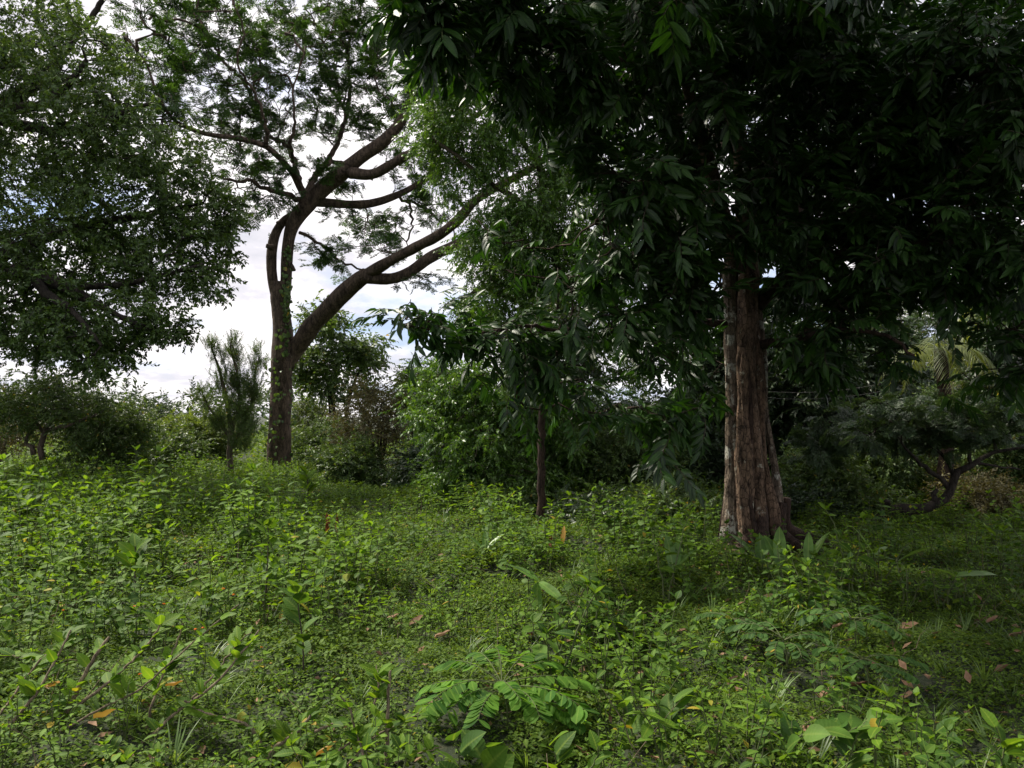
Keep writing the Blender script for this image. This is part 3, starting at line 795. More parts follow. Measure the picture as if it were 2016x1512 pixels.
# left shade tree, its trunk left of the frame
def left_tree():
    D = 17.0
    crown_tree('shade_tree', 'dense olive green shade tree whose crown fills the upper left of the view', 'tree', P(-330, 1000, D) * [1, 1, 0] + [0, 0, .5],
        [('trunk', [(-330, 980, D, 60), (-325, 850, D, 48), (-315, 700, D, 44), (-300, 620, D, 42)]),
         ('branch', [(-300, 640, D, 34), (-180, 560, D - .5, 26), (-60, 535, D - 1, 20), (60, 540, D - 1.3, 16), (130, 565, D - 1.5, 12), (210, 610, D - 1.6, 7), (300, 650, D - 1.6, 4)]),
         ('branch', [(60, 540, D - 1.3, 11), (95, 580, D - 1.8, 9), (140, 610, D - 2.2, 6), (200, 680, D - 2.5, 3)]),
         ('branch', [(-300, 620, D, 34), (-200, 430, D + .5, 26), (-60, 250, D + 1, 20), (60, 170, D + 1.3, 14), (160, 60, D + 1.5, 7), (230, -40, D + 1.5, 4)]),
         ('branch', [(-120, 330, D + .8, 16), (0, 225, D, 12), (100, 200, D - .5, 9), (170, 120, D - .8, 5)]),
         ('branch', [(-60, 535, D - 1, 14), (80, 470, D, 11), (200, 440, D + .4, 9), (300, 420, D + .6, 6), (400, 400, D + .8, 3.5)]),
         ('branch', [(-20, 230, D + .5, 12), (120, 260, D, 9), (210, 235, D - .4, 6), (300, 200, D - .6, 3.5)]),
         ('branch', [(-300, 620, D, 30), (-330, 400, D, 24), (-300, 150, D, 16), (-200, -60, D, 8)]),
         ('branch', [(130, 565, D - 1.5, 8), (240, 560, D - 1.2, 6), (330, 540, D - 1, 4), (400, 520, D - .8, 3)])],
        [(30, 60, D, 120, 110, 2.2, 120), (-60, 200, D, 140, 200, 3, 120), (200, 130, D - .4, 70, 90, 2.0, 60), (80, 230, D, 170, 120, 2.6, 150),
         (230, 260, D - .4, 130, 100, 2.0, 110), (340, 300, D, 80, 90, 1.6, 70), (60, 400, D, 170, 110, 2.6, 170), (230, 420, D - .3, 130, 100, 2.2, 130),
         (370, 400, D + .3, 90, 85, 1.5, 75), (440, 420, D + .6, 45, 60, .9, 22), (400, 490, D, 60, 50, 1.2, 34), (300, 530, D - .7, 90, 60, 1.6, 60),
         (150, 520, D - .8, 140, 90, 2.2, 120), (30, 560, D - .8, 120, 90, 2.2, 110), (-80, 520, D, 120, 160, 3, 90), (60, 640, D - 1, 130, 60, 2, 90),
         (180, 650, D - 1.4, 100, 55, 1.5, 62), (290, 630, D - 1.5, 70, 40, 1, 36), (345, 650, D - 1.5, 26, 18, .5, 7), (200, 710, D - 2, 60, 30, .8, 24),
         (120, 700, D - 2, 90, 20, 1, 20), (425, 570, D - .6, 10, 26, .2, 5), (400, 545, D - .6, 24, 24, .3, 6), (-320, 200, D, 260, 260, 5, 150), (-60, -120, D, 170, 100, 3, 60)],
        'left', 6.0, MAT['bark_left'], 11, sides=16, tip=0.007, step=0.35, scl=(0.75, 1.25), spread=0.10, frac=0.5, hang=0.1, jit=0.5, clip=738)
left_tree()

# light green tree in the middle, drooping to the ground
def light_tree():
    D = 15.5
    crown_tree('drooping_tree', 'fresh green small-leaved tree drooping in tiers between rain tree and dark tree', 'tree', [*P(1010, 1000, D)[:2], -.05],
        [('trunk', [(1150, 1005, D, 15), (1145, 900, D, 13), (1130, 760, D, 12), (1110, 600, D, 11), (1080, 430, D, 9), (1050, 260, D, 6), (1020, 100, D, 3)]),
         ('branch', [(1135, 800, D, 9), (1060, 740, D - .5, 7), (960, 740, D - 1, 5), (860, 760, D - 1.3, 3)]),
         ('branch', [(1120, 680, D, 9), (1030, 600, D, 6), (950, 570, D, 4), (900, 600, D, 2.5)]),
         ('branch', [(1080, 430, D, 7), (980, 370, D, 5), (890, 300, D - .3, 3.5), (850, 270, D - .3, 2)]),
         ('branch', [(1060, 320, D, 6), (960, 200, D, 4), (880, 130, D, 2.5)]),
         ('branch', [(1140, 860, D, 8), (1040, 850, D - .8, 6), (930, 850, D - 1.4, 4), (870, 880, D - 1.6, 2)])],
        [(850, 190, D, 50, 80, 1.0, 40), (900, 120, D, 70, 70, 1.4, 50), (860, 280, D, 55, 36, 1, 30), (960, 200, D, 90, 100, 1.6, 80), (950, 300, D, 70, 40, 1.3, 40),
         (1060, 160, D, 110, 130, 2, 80), (980, 350, D + .3, 60, 40, 1.3, 34), (1060, 390, D, 110, 60, 1.7, 70), (970, 440, D, 70, 40, 1.2, 42), (930, 500, D, 40, 26, .8, 16),
         (1010, 520, D, 80, 50, 1.4, 52), (1110, 520, D, 100, 70, 1.6, 60), (960, 560, D, 40, 18, .8, 12), (960, 620, D, 60, 30, 1.2, 34), (1050, 640, D, 90, 50, 1.5, 56),
         (920, 600, D, 30, 14, .5, 8), (900, 760, D - 1, 60, 28, 1, 34), (830, 790, D - 1, 34, 20, .6, 14), (980, 760, D - .8, 90, 60, 1.4, 66), (870, 830, D - 1.2, 60, 36, 1, 44),
         (950, 850, D - 1.2, 90, 60, 1.4, 84), (920, 920, D - 1.4, 70, 40, 1, 50), (1010, 930, D - 1, 80, 60, 1.3, 66), (900, 970, D - 1.4, 40, 26, .8, 20), (1080, 850, D, 90, 80, 1.6, 70),
         (1180, 620, D + .6, 100, 60, 1.5, 50), (1230, 700, D + 1, 110, 60, 1.2, 50), (1200, 560, D + 1, 110, 60, 1.2, 40), (1190, 400, D + .6, 110, 180, 1.6, 100), (1040, 450, D - .6, 90, 70, 1, 60), (1060, 560, D - .4, 90, 50, 1, 44), (1080, 280, D - .4, 80, 90, 1.2, 60), (1050, 800, D - .5, 90, 70, 1.2, 66), (1060, 920, D - .3, 90, 60, 1.2, 50), (880, 380, D, 20, 40, .5, 8), (860, 740, D - 1, 50, 20, .6, 14)],
        'light', 7.5, MAT['bark_scrub'], 21, sides=10, tip=0.005, step=0.28, scl=(0.8, 1.25), spread=0.11, frac=0.8, hang=0.22, jit=0.5)
light_tree()

# ------------------------------------------------------------------ big dark tree
BIG = {}
def big_tree():
    D = 10.0
    base = P(1490, 1090, D)
    root = empty('broadleaf_tree', [base[0], base[1], 0.0], 'huge dark tree with fluted reddish trunk and long glossy drooping leaves', 'tree')
    g = np.random.default_rng(3)
    sk = Skel()
    # fluted stem: fused columns over a flared foot, with deep wandering clefts
    cg = np.random.default_rng(17)
    CL = [(k * 2 * math.pi / 11 + cg.uniform(-.15, .15), cg.uniform(.05, .11), cg.uniform(.2, .46), cg.uniform(0, 6), cg.uniform(.5, 1.4)) for k in range(11)]
    def clefts(th, s):
        out = np.zeros_like(th)
        for (a, w, dp, ph, top) in CL:
            c = a + .12 * np.sin(s * 5 + ph) + .05 * np.sin(s * 17 + ph * 2)
            dd = (th - c + math.pi) % (2 * math.pi) - math.pi
            out += dp * np.exp(-(dd / (w * (1.3 - .6 * s))) ** 2) * (1 - sm(s, top * .7, top)) 
        return out
    cols = [
        ('trunk', [(1494, 1130, D, 60), (1491, 1085, D, 51), (1488, 1040, D, 44), (1485, 980, D, 38), (1481, 900, D, 34), (1477, 800, D, 30), (1472, 700, D, 27), (1468, 610, D, 26), (1465, 550, D, 26), (1462, 500, D, 26)],
         lambda th, s: 1 + (0.10 * np.cos(5 * th + 0.6) + 0.06 * np.cos(9 * th + 2 + s)) * (1.1 - 0.7 * s) - clefts(th, s), 180),
        ('flute', [(1436, 1110, D - .22, 26), (1440, 1050, D - .22, 22), (1443, 980, D - .2, 18), (1444, 900, D - .18, 16), (1443, 800, D - .17, 15), (1440, 700, D - .16, 14), (1437, 600, D - .15, 13), (1433, 530, D - .1, 12)],
         lambda th, s: 1 + 0.07 * np.cos(3 * th) + 0.04 * np.cos(7 * th + s * 9), 60),
        ('flute', [(1545, 1120, D - .1, 30), (1532, 1060, D - .08, 20), (1520, 990, D - .05, 14), (1507, 900, D, 11), (1498, 820, D, 9), (1490, 740, D, 7)],
         lambda th, s: 1 + 0.1 * np.cos(3 * th + 1) + 0.08 * np.cos(5 * th + s * 11), 60),
        ('flute', [(1480, 1115, D - .34, 30), (1476, 1060, D - .30, 24), (1476, 990, D - .24, 19), (1474, 900, D - .2, 16), (1470, 800, D - .15, 13), (1466, 690, D - .1, 10)],
         lambda th, s: 1 + 0.1 * np.cos(3 * th + 2) + 0.08 * np.cos(5 * th + s * 11), 60),
        ('flute', [(1566, 1125, D + .35, 24), (1549, 1040, D + .3, 15), (1536, 950, D + .26, 12), (1524, 860, D + .2, 10), (1510, 770, D + .14, 7)],
         lambda th, s: 1 + 0.1 * np.cos(3 * th + 2), 32)]
    for k, (nm, pts, fl, sd_) in enumerate(cols[:2]):
        L = limb_px(pts); path = smooth_path(L, 120)
        if k == 0: path[:, 3] *= .84; path[:, 1] += .05
        link(nm, limb_mesh(path, nm, MAT['bark_pale' if k == 1 else 'bark_slim'], sd_, 0.09, 5.0, flute=fl, ridge=0.2, seed=k * 5.3), root)  # core takes the darker bark, painting shade into gaps between columns
    fg = np.random.default_rng(23)
    for (xs, rs, dz, mt) in [((1466, 1466, 1468, 1468, 1465, 1462), (27, 21, 18, 15, 14, 12.5), .36, 'bark_big'), ((1509, 1497, 1489, 1483, 1478, 1474), (22, 16.5, 13.5, 12, 11.5, 11), .30, 'bark_big'), ((1543, 1525, 1511, 1502, 1492, 1487), (18, 12.5, 10, 8.5, 7.5, 6.5), .14, 'bark_big'),
                             ((1562, 1542, 1526, 1514, 1500, 1493), (14, 9, 7.5, 6.5, 5.5, 5), -.08, 'bark_pale'), ((1489, 1483, 1476, 1476, 1473, 1469), (13, 8, 5, 4, 3, 2), .42, 'bark_slim'), ((1420, 1428, 1433, 1437, 1440, 1440), (12, 9, 6, 4, 3, 2), .02, 'bark_slim')]:
        ys = [1120, 1040, 950, 850, 700, 540]
        L = limb_px([(a + fg.uniform(-1, 1), b, D - dz * (.62 + .5 * (b - 540) / 580), r_) for a, b, r_ in zip(xs, ys, rs)]); path = smooth_path(L, 110)
        path[:, 0] += .020 * np.sin(np.linspace(0, fg.uniform(5, 15), 110) + fg.uniform(0, 6)); path[:, 3] *= 1 + .16 * np.sin(np.linspace(0, fg.uniform(9, 16), 110) + fg.uniform(0, 6))
        ph = fg.uniform(0, 6)
        link('flute', limb_mesh(path, 'flute', MAT[mt], 40, .13, 6.0, ridge=.22, seed=fg.uniform(0, 50), flute=lambda th, s_: 1 + .09 * np.cos(4 * th + ph + s_ * 5) + .05 * np.cos(9 * th + s_ * 13)), root)
    for (x0, y0, x1, y1, dz, r) in [(1440, 1050, 1385, 1095, .35, 14), (1500, 1055, 1515, 1125, .75, 16), (1540, 1050, 1600, 1090, .3, 14), (1465, 1060, 1440, 1125, .7, 13), (1550, 1040, 1625, 1068, -.3, 12)]:
        L = limb_px([(x0, y0 - 60, D - dz * .35, r * .6), (x0, y0, D - dz * .6, r), (x1, y1, D - dz * 1.3, r * .7), (x1 + (x1 - x0) * .5, y1 + 22, D - dz * 1.8, r * .3)])
        path = smooth_path(L, 26)
        link('root', limb_mesh(path, 'root', MAT['bark_slim'], 18, .18, 5, ridge=.1, seed=x0), root)
    limbs = [
        [(1452, 560, D, 20), (1436, 480, D - .1, 17), (1416, 400, D - .3, 15), (1398, 330, D - .5, 14), (1376, 250, D - .8, 12), (1350, 160, D - 1.1, 10), (1325, 50, D - 1.5, 8), (1300, -80, D - 1.9, 6), (1260, -240, D - 2.4, 4)],
        [(1472, 560, D, 24), (1470, 450, D + .1, 20), (1462, 330, D + .1, 17), (1448, 220, D, 15), (1436, 100, D, 12), (1430, -40, D, 10), (1440, -240, D - .2, 7), (1450, -420, D - .4, 4)],
        [(1450, 640, D, 9), (1380, 634, D - .5, 7.5), (1300, 632, D - .9, 7), (1220, 650, D - 1.3, 6.5), (1150, 668, D - 1.6, 6), (1110, 690, D - 1.8, 5), (1060, 700, D - 2, 3.5), (980, 680, D - 2.3, 2.5), (900, 660, D - 2.5, 2)],
        [(1150, 668, D - 1.6, 5), (1080, 650, D - 2, 4), (1030, 642, D - 2.3, 3.5), (960, 655, D - 2.5, 3), (880, 655, D - 2.8, 2), (800, 640, D - 3, 1.5)],
        [(1490, 600, D, 16), (1560, 540, D - .3, 12), (1660, 500, D - .8, 10), (1780, 480, D - 1.4, 7), (1920, 480, D - 1.8, 4.5), (2050, 520, D - 2, 3)],
        [(1490, 680, D, 10), (1560, 670, D - .6, 8), (1650, 650, D - 1.1, 6), (1740, 660, D - 1.6, 4), (1800, 700, D - 1.8, 2.5)],
        [(1462, 330, D + .1, 14), (1560, 240, D - .5, 11), (1700, 180, D - 1.2, 9), (1860, 150, D - 1.8, 6), (2040, 160, D - 2.2, 4)],
        [(1400, 330, D - .5, 9), (1320, 340, D - 1.2, 7), (1240, 370, D - 1.8, 5), (1180, 420, D - 2.0, 3)],
        [(1350, 160, D - 1.1, 9), (1220, 120, D - 2, 8), (1080, 90, D - 2.8, 6), (940, 60, D - 3.4, 4.5), (820, 30, D - 3.8, 3)],
        [(1436, 100, D, 11), (1560, 0, D - 1, 9), (1720, -60, D - 2, 7), (1900, -120, D - 3, 5)],
        [(1430, -40, D, 10), (1300, -160, D - 2, 9), (1180, -300, D - 4, 9), (1050, -500, D - 5.5, 9)],
        [(1470, 470, D + .1, 12), (1560, 420, D + 1.2, 9), (1700, 380, D + 2.2, 6), (1850, 370, D + 3, 4)],
        [(1460, 300, D + .1, 10), (1350, 230, D + 1.6, 8), (1240, 200, D + 2.6, 5)],
        [(1450, -20, D, 10), (1600, -120, D + 2, 8), (1750, -200, D + 4, 5)],
        [(1545, 0, D - 1, 9), (1560, -300, D - 3, 9), (1560, -700, D - 4.5, 8), (1500, -1500, D - 6, 7)],
    ]
    for k, pts in enumerate(limbs):
        L = limb_px(pts); ln = np.linalg.norm(np.diff(L[:, :3], axis=0), axis=1).sum()
        path = smooth_path(L, min(90, max(12, int(ln / .08))))
        if k > 1: path[1:-1, :3] += g.normal(0, 0.008, (len(path) - 2, 3))
        link('branch', limb_mesh(path, 'branch', MAT['bark_big'] if k < 2 else MAT['bark_slim'], 24 if k < 2 else 12, 0.10, 5.0, seed=k * 2.2, ridge=0.05 if k < 2 else 0), root)
        pp = path[np.linspace(0, len(path) - 1, max(3, int(ln / .35))).astype(int)]
        sk.add(pp[:, :3], list(pp[:, 3]))
    blobs = [
        (800, 10, 6.2, 20, 14, .3, 6), (850, 30, 6.4, 40, 30, .4, 16), (960, 40, 6.8, 80, 50, .7, 34), (870, 110, 6.6, 22, 16, .3, 6), (1060, 100, 7.4, 80, 80, .9, 46), (990, 180, 7.2, 40, 20, .4, 9), (1150, 180, 7.8, 90, 90, 1.1, 56),
        (1070, 230, 7.6, 50, 14, .4, 7), (1190, 330, 8.2, 50, 50, .8, 20), (1250, 400, 8.4, 60, 60, .9, 30), (1160, 440, 8.2, 40, 20, .5, 7), (960, 462, 7.7, 24, 8, .25, 5), (1070, 480, 8, 60, 8, .3, 6), (1200, 510, 8.2, 80, 26, .7, 20), (1010, 540, 7.9, 40, 6, .2, 4), (1110, 560, 8, 50, 10, .4, 6), (1300, 520, 8.6, 70, 60, .9, 38),
        (800, 632, 7.1, 18, 4, .12, 4), (850, 645, 7.2, 30, 8, .2, 7), (920, 665, 7.4, 40, 14, .3, 12), (1000, 675, 7.7, 60, 16, .4, 15), (1090, 660, 8, 70, 18, .5, 15), (1060, 730, 8, 60, 14, .4, 9), (1150, 760, 8.3, 60, 14, .5, 8), (1010, 800, 8, 30, 4, .2, 3), (1130, 810, 8.2, 60, 6, .3, 5), (1230, 800, 8.6, 40, 14, .4, 8),
        (1300, 930, 8.4, 8, 6, .1, 1), (1330, 830, 8.6, 40, 30, .5, 8),
        (1290, 610, 9, 80, 20, .7, 14), (1360, 590, 8.8, 40, 50, .5, 16), (1280, 690, 8.6, 70, 30, .6, 16), (1380, 740, 9.8, 40, 50, .6, 12), (1200, 630, 8.2, 60, 16, .4, 12), (1340, 640, 10.8, 90, 50, .6, 24), (1400, 560, 11, 60, 60, .6, 22), (1560, 570, 11, 60, 60, .6, 24), (1370, 420, 8.6, 60, 60, .9, 36), (1370, 250, 8.8, 60, 70, 1.2, 40), (1280, 100, 8, 100, 90, 1.4, 66), (1430, 60, 8.6, 80, 90, 1.5, 60),
        (1470, 455, 8.8, 60, 24, .5, 18), (1520, 340, 8.9, 70, 50, .9, 34), (1570, 220, 9, 90, 70, 1.4, 56), (1580, 530, 9, 60, 26, .7, 20), (1650, 440, 8.8, 90, 40, .9, 40), (1600, 70, 8.8, 100, 90, 1.6, 76), (1710, 310, 8.8, 100, 70, 1.4, 60),
        (1690, 600, 8.8, 80, 30, .8, 30), (1620, 650, 9, 60, 20, .6, 14), (1740, 520, 8.6, 80, 40, .8, 34), (1790, 180, 8.4, 110, 110, 1.6, 84), (1850, 420, 8.3, 100, 60, 1.1, 50), (1760, 690, 9, 40, 12, .4, 7), (1830, 560, 8.6, 50, 16, .5, 10),
        (1900, 310, 8, 100, 90, 1.4, 60), (1960, 530, 8, 90, 40, .8, 26), (1960, 130, 7.8, 100, 120, 1.8, 76), (1950, 640, 8.4, 50, 20, .5, 11), (2000, 710, 8.4, 40, 16, .5, 8), (1900, 740, 9, 30, 8, .3, 4), (2110, 350, 8, 100, 300, 2, 100),
        (1590, 720, 9.6, 60, 14, .6, 9), (1700, 180, 12.5, 330, 210, 1.6, 260), (1370, 200, 12.3, 120, 200, 1.4, 90), (1650, 440, 12, 260, 90, 1.3, 110), (1290, 470, 11.5, 120, 110, 1.2, 50),
        (1400, -150, 8.5, 560, 160, 2.6, 280), (1200, -420, 7, 600, 200, 2.6, 190), (1700, -420, 8, 500, 260, 3, 170), (1350, -150, 13, 500, 160, 2, 140), (1850, 110, 12, 220, 160, 1.4, 150), (1150, 90, 10.5, 120, 110, 1.2, 70), (1950, 480, 11.5, 120, 120, 1.2, 60), (1300, 330, 10.5, 80, 120, 1, 50)]
    tg = blob_targets(blobs, g)
    # the part of the crown that spreads overhead and behind the viewer on the right
    n = 420
    ov = np.stack([g.uniform(0.5, 9.5, n), g.uniform(-3.5, 6.5, n), g.uniform(4.6, 8.0, n)], -1)
    tg = np.concatenate([tg, ov, np.stack([g.uniform(2.5, 10, 240), g.uniform(10.5, 17, 240), g.uniform(5.2, 8.5, 240)], -1), np.stack([g.uniform(-3.5, 2, 130), g.uniform(.5, 5.2, 130), g.uniform(6.2, 8.2, 130)], -1)])  # more crown added to shade the right rear and, out of view, the foreground
    tips = sk.grow(tg, 0.26, 0.005, up=0.1, wander=0.2, g=g)
    sk.solve(2.4, 0.005, 0.05)
    t = sk.twig_mesh('twigs', tips, MAT['bark_slim'], root, 4); t['kind'] = 'stuff'
    p, x = leafage(sk, tips, 3.0, g, 0.09, 0.75, outward=0.85, hang=0.12)
    x[:, 0] += 0.15; x[:, 1] -= 0.1
    # the stem stands clear of leaves below the first fork
    u, v, d = proj(p)
    ok = ~((u > 1395) & (u < 1545) & (v > 520) & (v < 1100) & (d < 10.6)) & ~((v > 850) & (d < 11) & (u > 1330))
    ok &= ~((u > 1110) & (u < 1410) & (v > 655) & (v < 775) & (g.random(len(u)) < .38))
    ok &= ~((u > 930) & (u < 1140) & (v > 230) & (v < 620) & (g.random(len(u)) < .55))
    ok &= ~((np.abs(u - np.interp(v, [50, 160, 250, 330, 400, 480], [1325, 1350, 1376, 1398, 1416, 1436])) < 34) & (v > 130) & (v < 500) & (d < 9.9) & (g.random(len(u)) < .8))
    ok &= ~keepout(p, GAP, 26, 12)
    ok &= ~((u > 1770) & (u < 1925) & (v > 640) & (v < 800) & (g.random(len(u)) < .8))
    p, x = p[ok], x[ok]
    M = frames(x, np.tile([0, 0, 1.0], (len(x), 1)), g, 0.28)
    S = g.uniform(0.5, 1.2, len(p)); idx = g.integers(0, 3, len(p))
    S = np.where((proj(p)[0] < 1270) & (proj(p)[1] > 180), S * .86, S)
    # the sprays that show largest carry leaves of their own
    u, v, d = proj(p)
    vis = (u > 20) & (u < 1996) & (v > 20) & (v < 1000) & (d > 4)
    score = np.where(vis, d + g.uniform(0, 1.2, len(d)), 99)
    BIG['own'] = np.argsort(score)[:27]
    keep = np.ones(len(p), bool); keep[BIG['own']] = False
    scatter('foliage', p[keep], M[keep], S[keep], idx[keep], SP['dark'], root)
    lv = [mesh_from('leaf', *leaf_tpl(0.225, 0.064, 7, 0.16, 0.22, 0.5, wave=w)[:2], MAT['dark']) for w in (0.0, 0.012, 0.02)]
    for me, w in zip(lv, (0, .012, .02)):
        tp = leaf_tpl(0.225, 0.064, 7, 0.16, 0.22, 0.5, wave=w)
        for nm, arr in (('rib', tp[2]), ('vein', tp[3])):
            a = me.attributes.new(nm, 'FLOAT', 'POINT'); a.data.foreach_set('value', arr.astype(np.float32))
    c0 = Vector(root.location)
    for s in BIG['own']:
        nl = 12; length = 0.34
        tw = []
        for i in range(nl):
            tt = 0.08 + 0.92 * i / (nl - 1)
            a = R(62 * (1 - 0.55 * tt)) * (1 if i % 2 == 0 else -1) + g.normal(0, .2)
            X = np.array([[math.cos(a), math.sin(a), -0.18 - 0.26 * tt + g.normal(0, .15)]])
            m = frames(X, np.array([[0, 0, .8]]), g, .28)[0]
            q = np.array([tt * length, 0, -0.22 * length * tt ** 2])
            tw.append(q)
            Mw = M[s] @ m; Tw = p[s] + M[s] @ q * S[s]; sc = S[s] * g.uniform(.75, 1.1) * (1 - .2 * tt)
            mat4 = Matrix([[*(Mw[r] * sc), Tw[r] - c0[r]] for r in range(3)] + [[0, 0, 0, 1]])
            o = bpy.data.objects.new('leaf', lv[int(g.integers(0, 3))]); COL.objects.link(o); o.parent = root; o.matrix_local = mat4
        v_, f_ = tube((np.array([[0, 0, 0]] + tw[::2]) * S[s]) @ M[s].T + p[s], 0.004, 4)
        link('twig', mesh_from('twig', v_, f_, MAT['stem']), root)
big_tree()

# ------------------------------------------------------------------ shrubs and small trees behind the field
def shrub(name, label, cat, px, D, w, top, kind, n, seed, per=4.5, stems=5, bark='bark_scrub', base_py=None, group=None, hang=0.05, scl=(0.9, 1.45), low=0.25, step=0.3, rd=None,
          jit=0.5, spread=0.11, frac=0.55, r0=0.035, extra=None, up=0.2):
    """a bush: px centre, half width w and top row in photo pixels at distance D; stems fan out of one foot"""
    g = np.random.default_rng(seed)
    x = (px - 1008) / F * D; zb = float(H(x, D)); wm = w / F * D; zt = EYE + (818 - top) / F * D
    root = empty(name, (x, D, zb), label, cat, group)
    sk = Skel(); h = zt - zb; rd = rd or wm
    for k in range(stems):
        a = k * 2 * math.pi / stems + g.uniform(-.4, .4); q = g.uniform(.25, .6)
        b = np.array([x, D, zb - .1]) + np.array([math.cos(a), math.sin(a), 0]) * 0.12 * q
        e = np.array([x + math.cos(a) * wm * q, D + math.sin(a) * rd * q, zb + h * g.uniform(.5, .75)])
        m = (b + e) / 2 + np.array([0, 0, h * .12]) + g.normal(0, .06 * h, 3)
        rr = r0 * g.uniform(.7, 1.2)
        path = smooth_path(np.array([[*b, rr], [*m, rr * .75], [*e, rr * .35]]), 14)
        link('stem', limb_mesh(path, 'stem', MAT[bark], 8, 0.12, 5, seed=seed + k), root)
        pp = path[::3]; sk.add(pp[:, :3], list(pp[:, 3]))
    u = norm(g.normal(0, 1, (n, 3))) * g.uniform(.25, 1, (n, 1)) ** .5
    c = np.array([x, D, zb + h * (low + (1 - low) / 2)])
    # lumpy outline
    nz = np.array([mnoise.noise(Vector(a * 2.3 + seed)) for a in u])
    tg = c + u * np.array([wm, rd, h * (1 - low) / 2]) * (1 + 0.45 * nz)[:, None]
    if extra is not None: tg = np.concatenate([tg, blob_targets(extra, g)])
    tips = sk.grow(tg, step, .004, up=up, wander=.25, g=g)
    sk.solve(2.4, .004, .04)
    t = sk.twig_mesh('twigs', tips, MAT[bark], root, 3); t['kind'] = 'stuff'
    if per: crown_on(root, sk, tips, kind, per * 1.7, seed + 1, scl, spread, frac, .55, hang, jit, 'foliage')
    return root

G1 = 'shrubs and small trees along the far edge of the field'
def background():
    D = 17.5
    crown_tree('crooked_tree', 'small crooked tree with bent bare stems under the shade tree', 'tree', [*P(80, 890, D)[:2], float(H(P(80, 890, D)[0], D))],
        [('trunk', [(84, 905, D, 6), (80, 880, D, 6), (88, 855, D, 5), (100, 830, D, 4), (140, 800, D, 2.5)]), ('trunk', [(66, 895, D, 5), (60, 876, D, 5), (50, 868, D, 4), (62, 845, D, 3), (75, 820, D, 2)]),
         ('branch', [(88, 855, D, 4), (70, 830, D, 3), (40, 800, D, 2)]), ('branch', [(92, 848, D, 4), (140, 835, D - .4, 3), (190, 815, D - .6, 2)])],
        [(60, 800, D, 70, 40, 1, 50), (130, 790, D, 90, 42, 1.2, 70), (200, 830, D, 60, 36, 1, 36), (10, 820, D, 50, 40, 1, 30), (90, 760, D, 50, 20, .6, 20)], 'scrub', 6, MAT['bark_scrub'], 301, sides=8, tip=.004, step=.22, group=G1, jit=.6)
    shrub('shrub', 'greyish twiggy shrub at the left edge of the frame behind the crooked tree', 'shrub', -10, 19, 110, 770, 'brown', 110, 310, 5, group=G1)
    shrub('shrub', 'dark rounded shrub just right of the crooked tree', 'shrub', 215, 18.5, 85, 790, 'scrub', 130, 320, 5, group=G1, low=.05)
    shrub('shrub', 'drab olive shrub between dark rounded shrub and yellow green bush', 'shrub', 285, 21, 45, 830, 'scrub', 70, 325, 5, group=G1, low=.05)
    shrub('small_tree', 'slender dark tree standing up behind the yellow green bush', 'tree', 312, 26, 36, 792, 'scrub_d', 70, 330, 5, stems=2, group=G1, low=.1)
    shrub('bush', 'bright yellow green tiered bush left of the rain tree', 'bush', 392, 23, 78, 812, 'scrub_y', 200, 340, 5, group=G1, low=.0)
    shrub('bush', 'low yellow green bush in front of the tiered bush', 'bush', 350, 20.5, 60, 862, 'scrub', 90, 345, 5, group=G1, low=.0)
    D = 19.0
    crown_tree('upright_sapling', 'upright sapling with spiky vertical shoots just left of the rain tree', 'tree', [*P(455, 925, D)[:2], float(H(P(455, 925, D)[0], D))],
        [('trunk', [(455, 935, D, 7), (452, 890, D, 6), (455, 850, D, 5), (448, 800, D, 4.5), (436, 745, D, 3.5), (422, 700, D, 2), (415, 685, D, 1)]),
         ('branch', [(455, 850, D, 5), (470, 800, D, 4), (468, 740, D, 3), (455, 690, D, 2), (456, 658, D, 1)]),
         ('branch', [(456, 880, D, 5), (474, 840, D, 4), (492, 800, D, 3), (502, 740, D, 2), (510, 700, D, 1)]),
         ('branch', [(452, 860, D, 4), (425, 820, D, 3), (405, 790, D, 2), (395, 765, D, 1)])],
        [(436, 740, D, 12, 50, .2, 14), (418, 700, D, 8, 26, .15, 7), (456, 690, D, 9, 36, .15, 9), (468, 740, D, 16, 40, .3, 16), (476, 805, D, 26, 60, .5, 36), (500, 760, D, 8, 46, .2, 14), (509, 712, D, 8, 20, .2, 6), (482, 860, D, 24, 46, .5, 34), (400, 790, D, 16, 24, .3, 10), (430, 830, D, 24, 30, .5, 18)],
        'spiky', 10, MAT['bark_scrub'], 350, sides=8, tip=.004, step=.2, group=G1, hang=-1.4, up=.7, spread=.05, jit=.5, scl=(.45, .75))
    shrub('small_tree', 'broad-leaved tree showing behind the rain tree trunk and its leaning limb', 'tree', 668, 27, 80, 640, 'broad', 120, 360, 2.6, stems=3, group=G1, low=.42, r0=.09, bark='bark_left', extra=[(640, 640, 27, 40, 30, .8, 30), (720, 690, 27, 40, 26, .8, 30), (610, 720, 27, 40, 30, .8, 26)])
    shrub('bamboo_clump', 'pale drooping bamboo-like clump seen right of the rain tree trunk', 'shrub', 612, 28, 44, 785, 'bamboo', 80, 370, 4, stems=6, group=G1, low=.1)
    shrub('shrub', 'deep green shrub filling the gap right of the rain tree trunk', 'shrub', 640, 24.5, 60, 825, 'scrub', 130, 375, 5, group=G1, low=.0)
    shrub('shrub', 'brown twiggy thorn shrub with many bare stems', 'shrub', 745, 20, 84, 745, 'brown', 230, 380, 2.6, stems=10, group=G1, low=.08, bark='bark_left')
    shrub('shrub', 'dark low shrub at the foot of the thorn shrub', 'shrub', 690, 19, 60, 870, 'scrub', 90, 385, 5, group=G1, low=.0)
    shrub('small_tree', 'light green leafy treelet against the sky above the thorn shrub', 'tree', 825, 21, 42, 722, 'scrub_y', 90, 390, 4.6, stems=2, group=G1, low=.5, bark='bark_left')
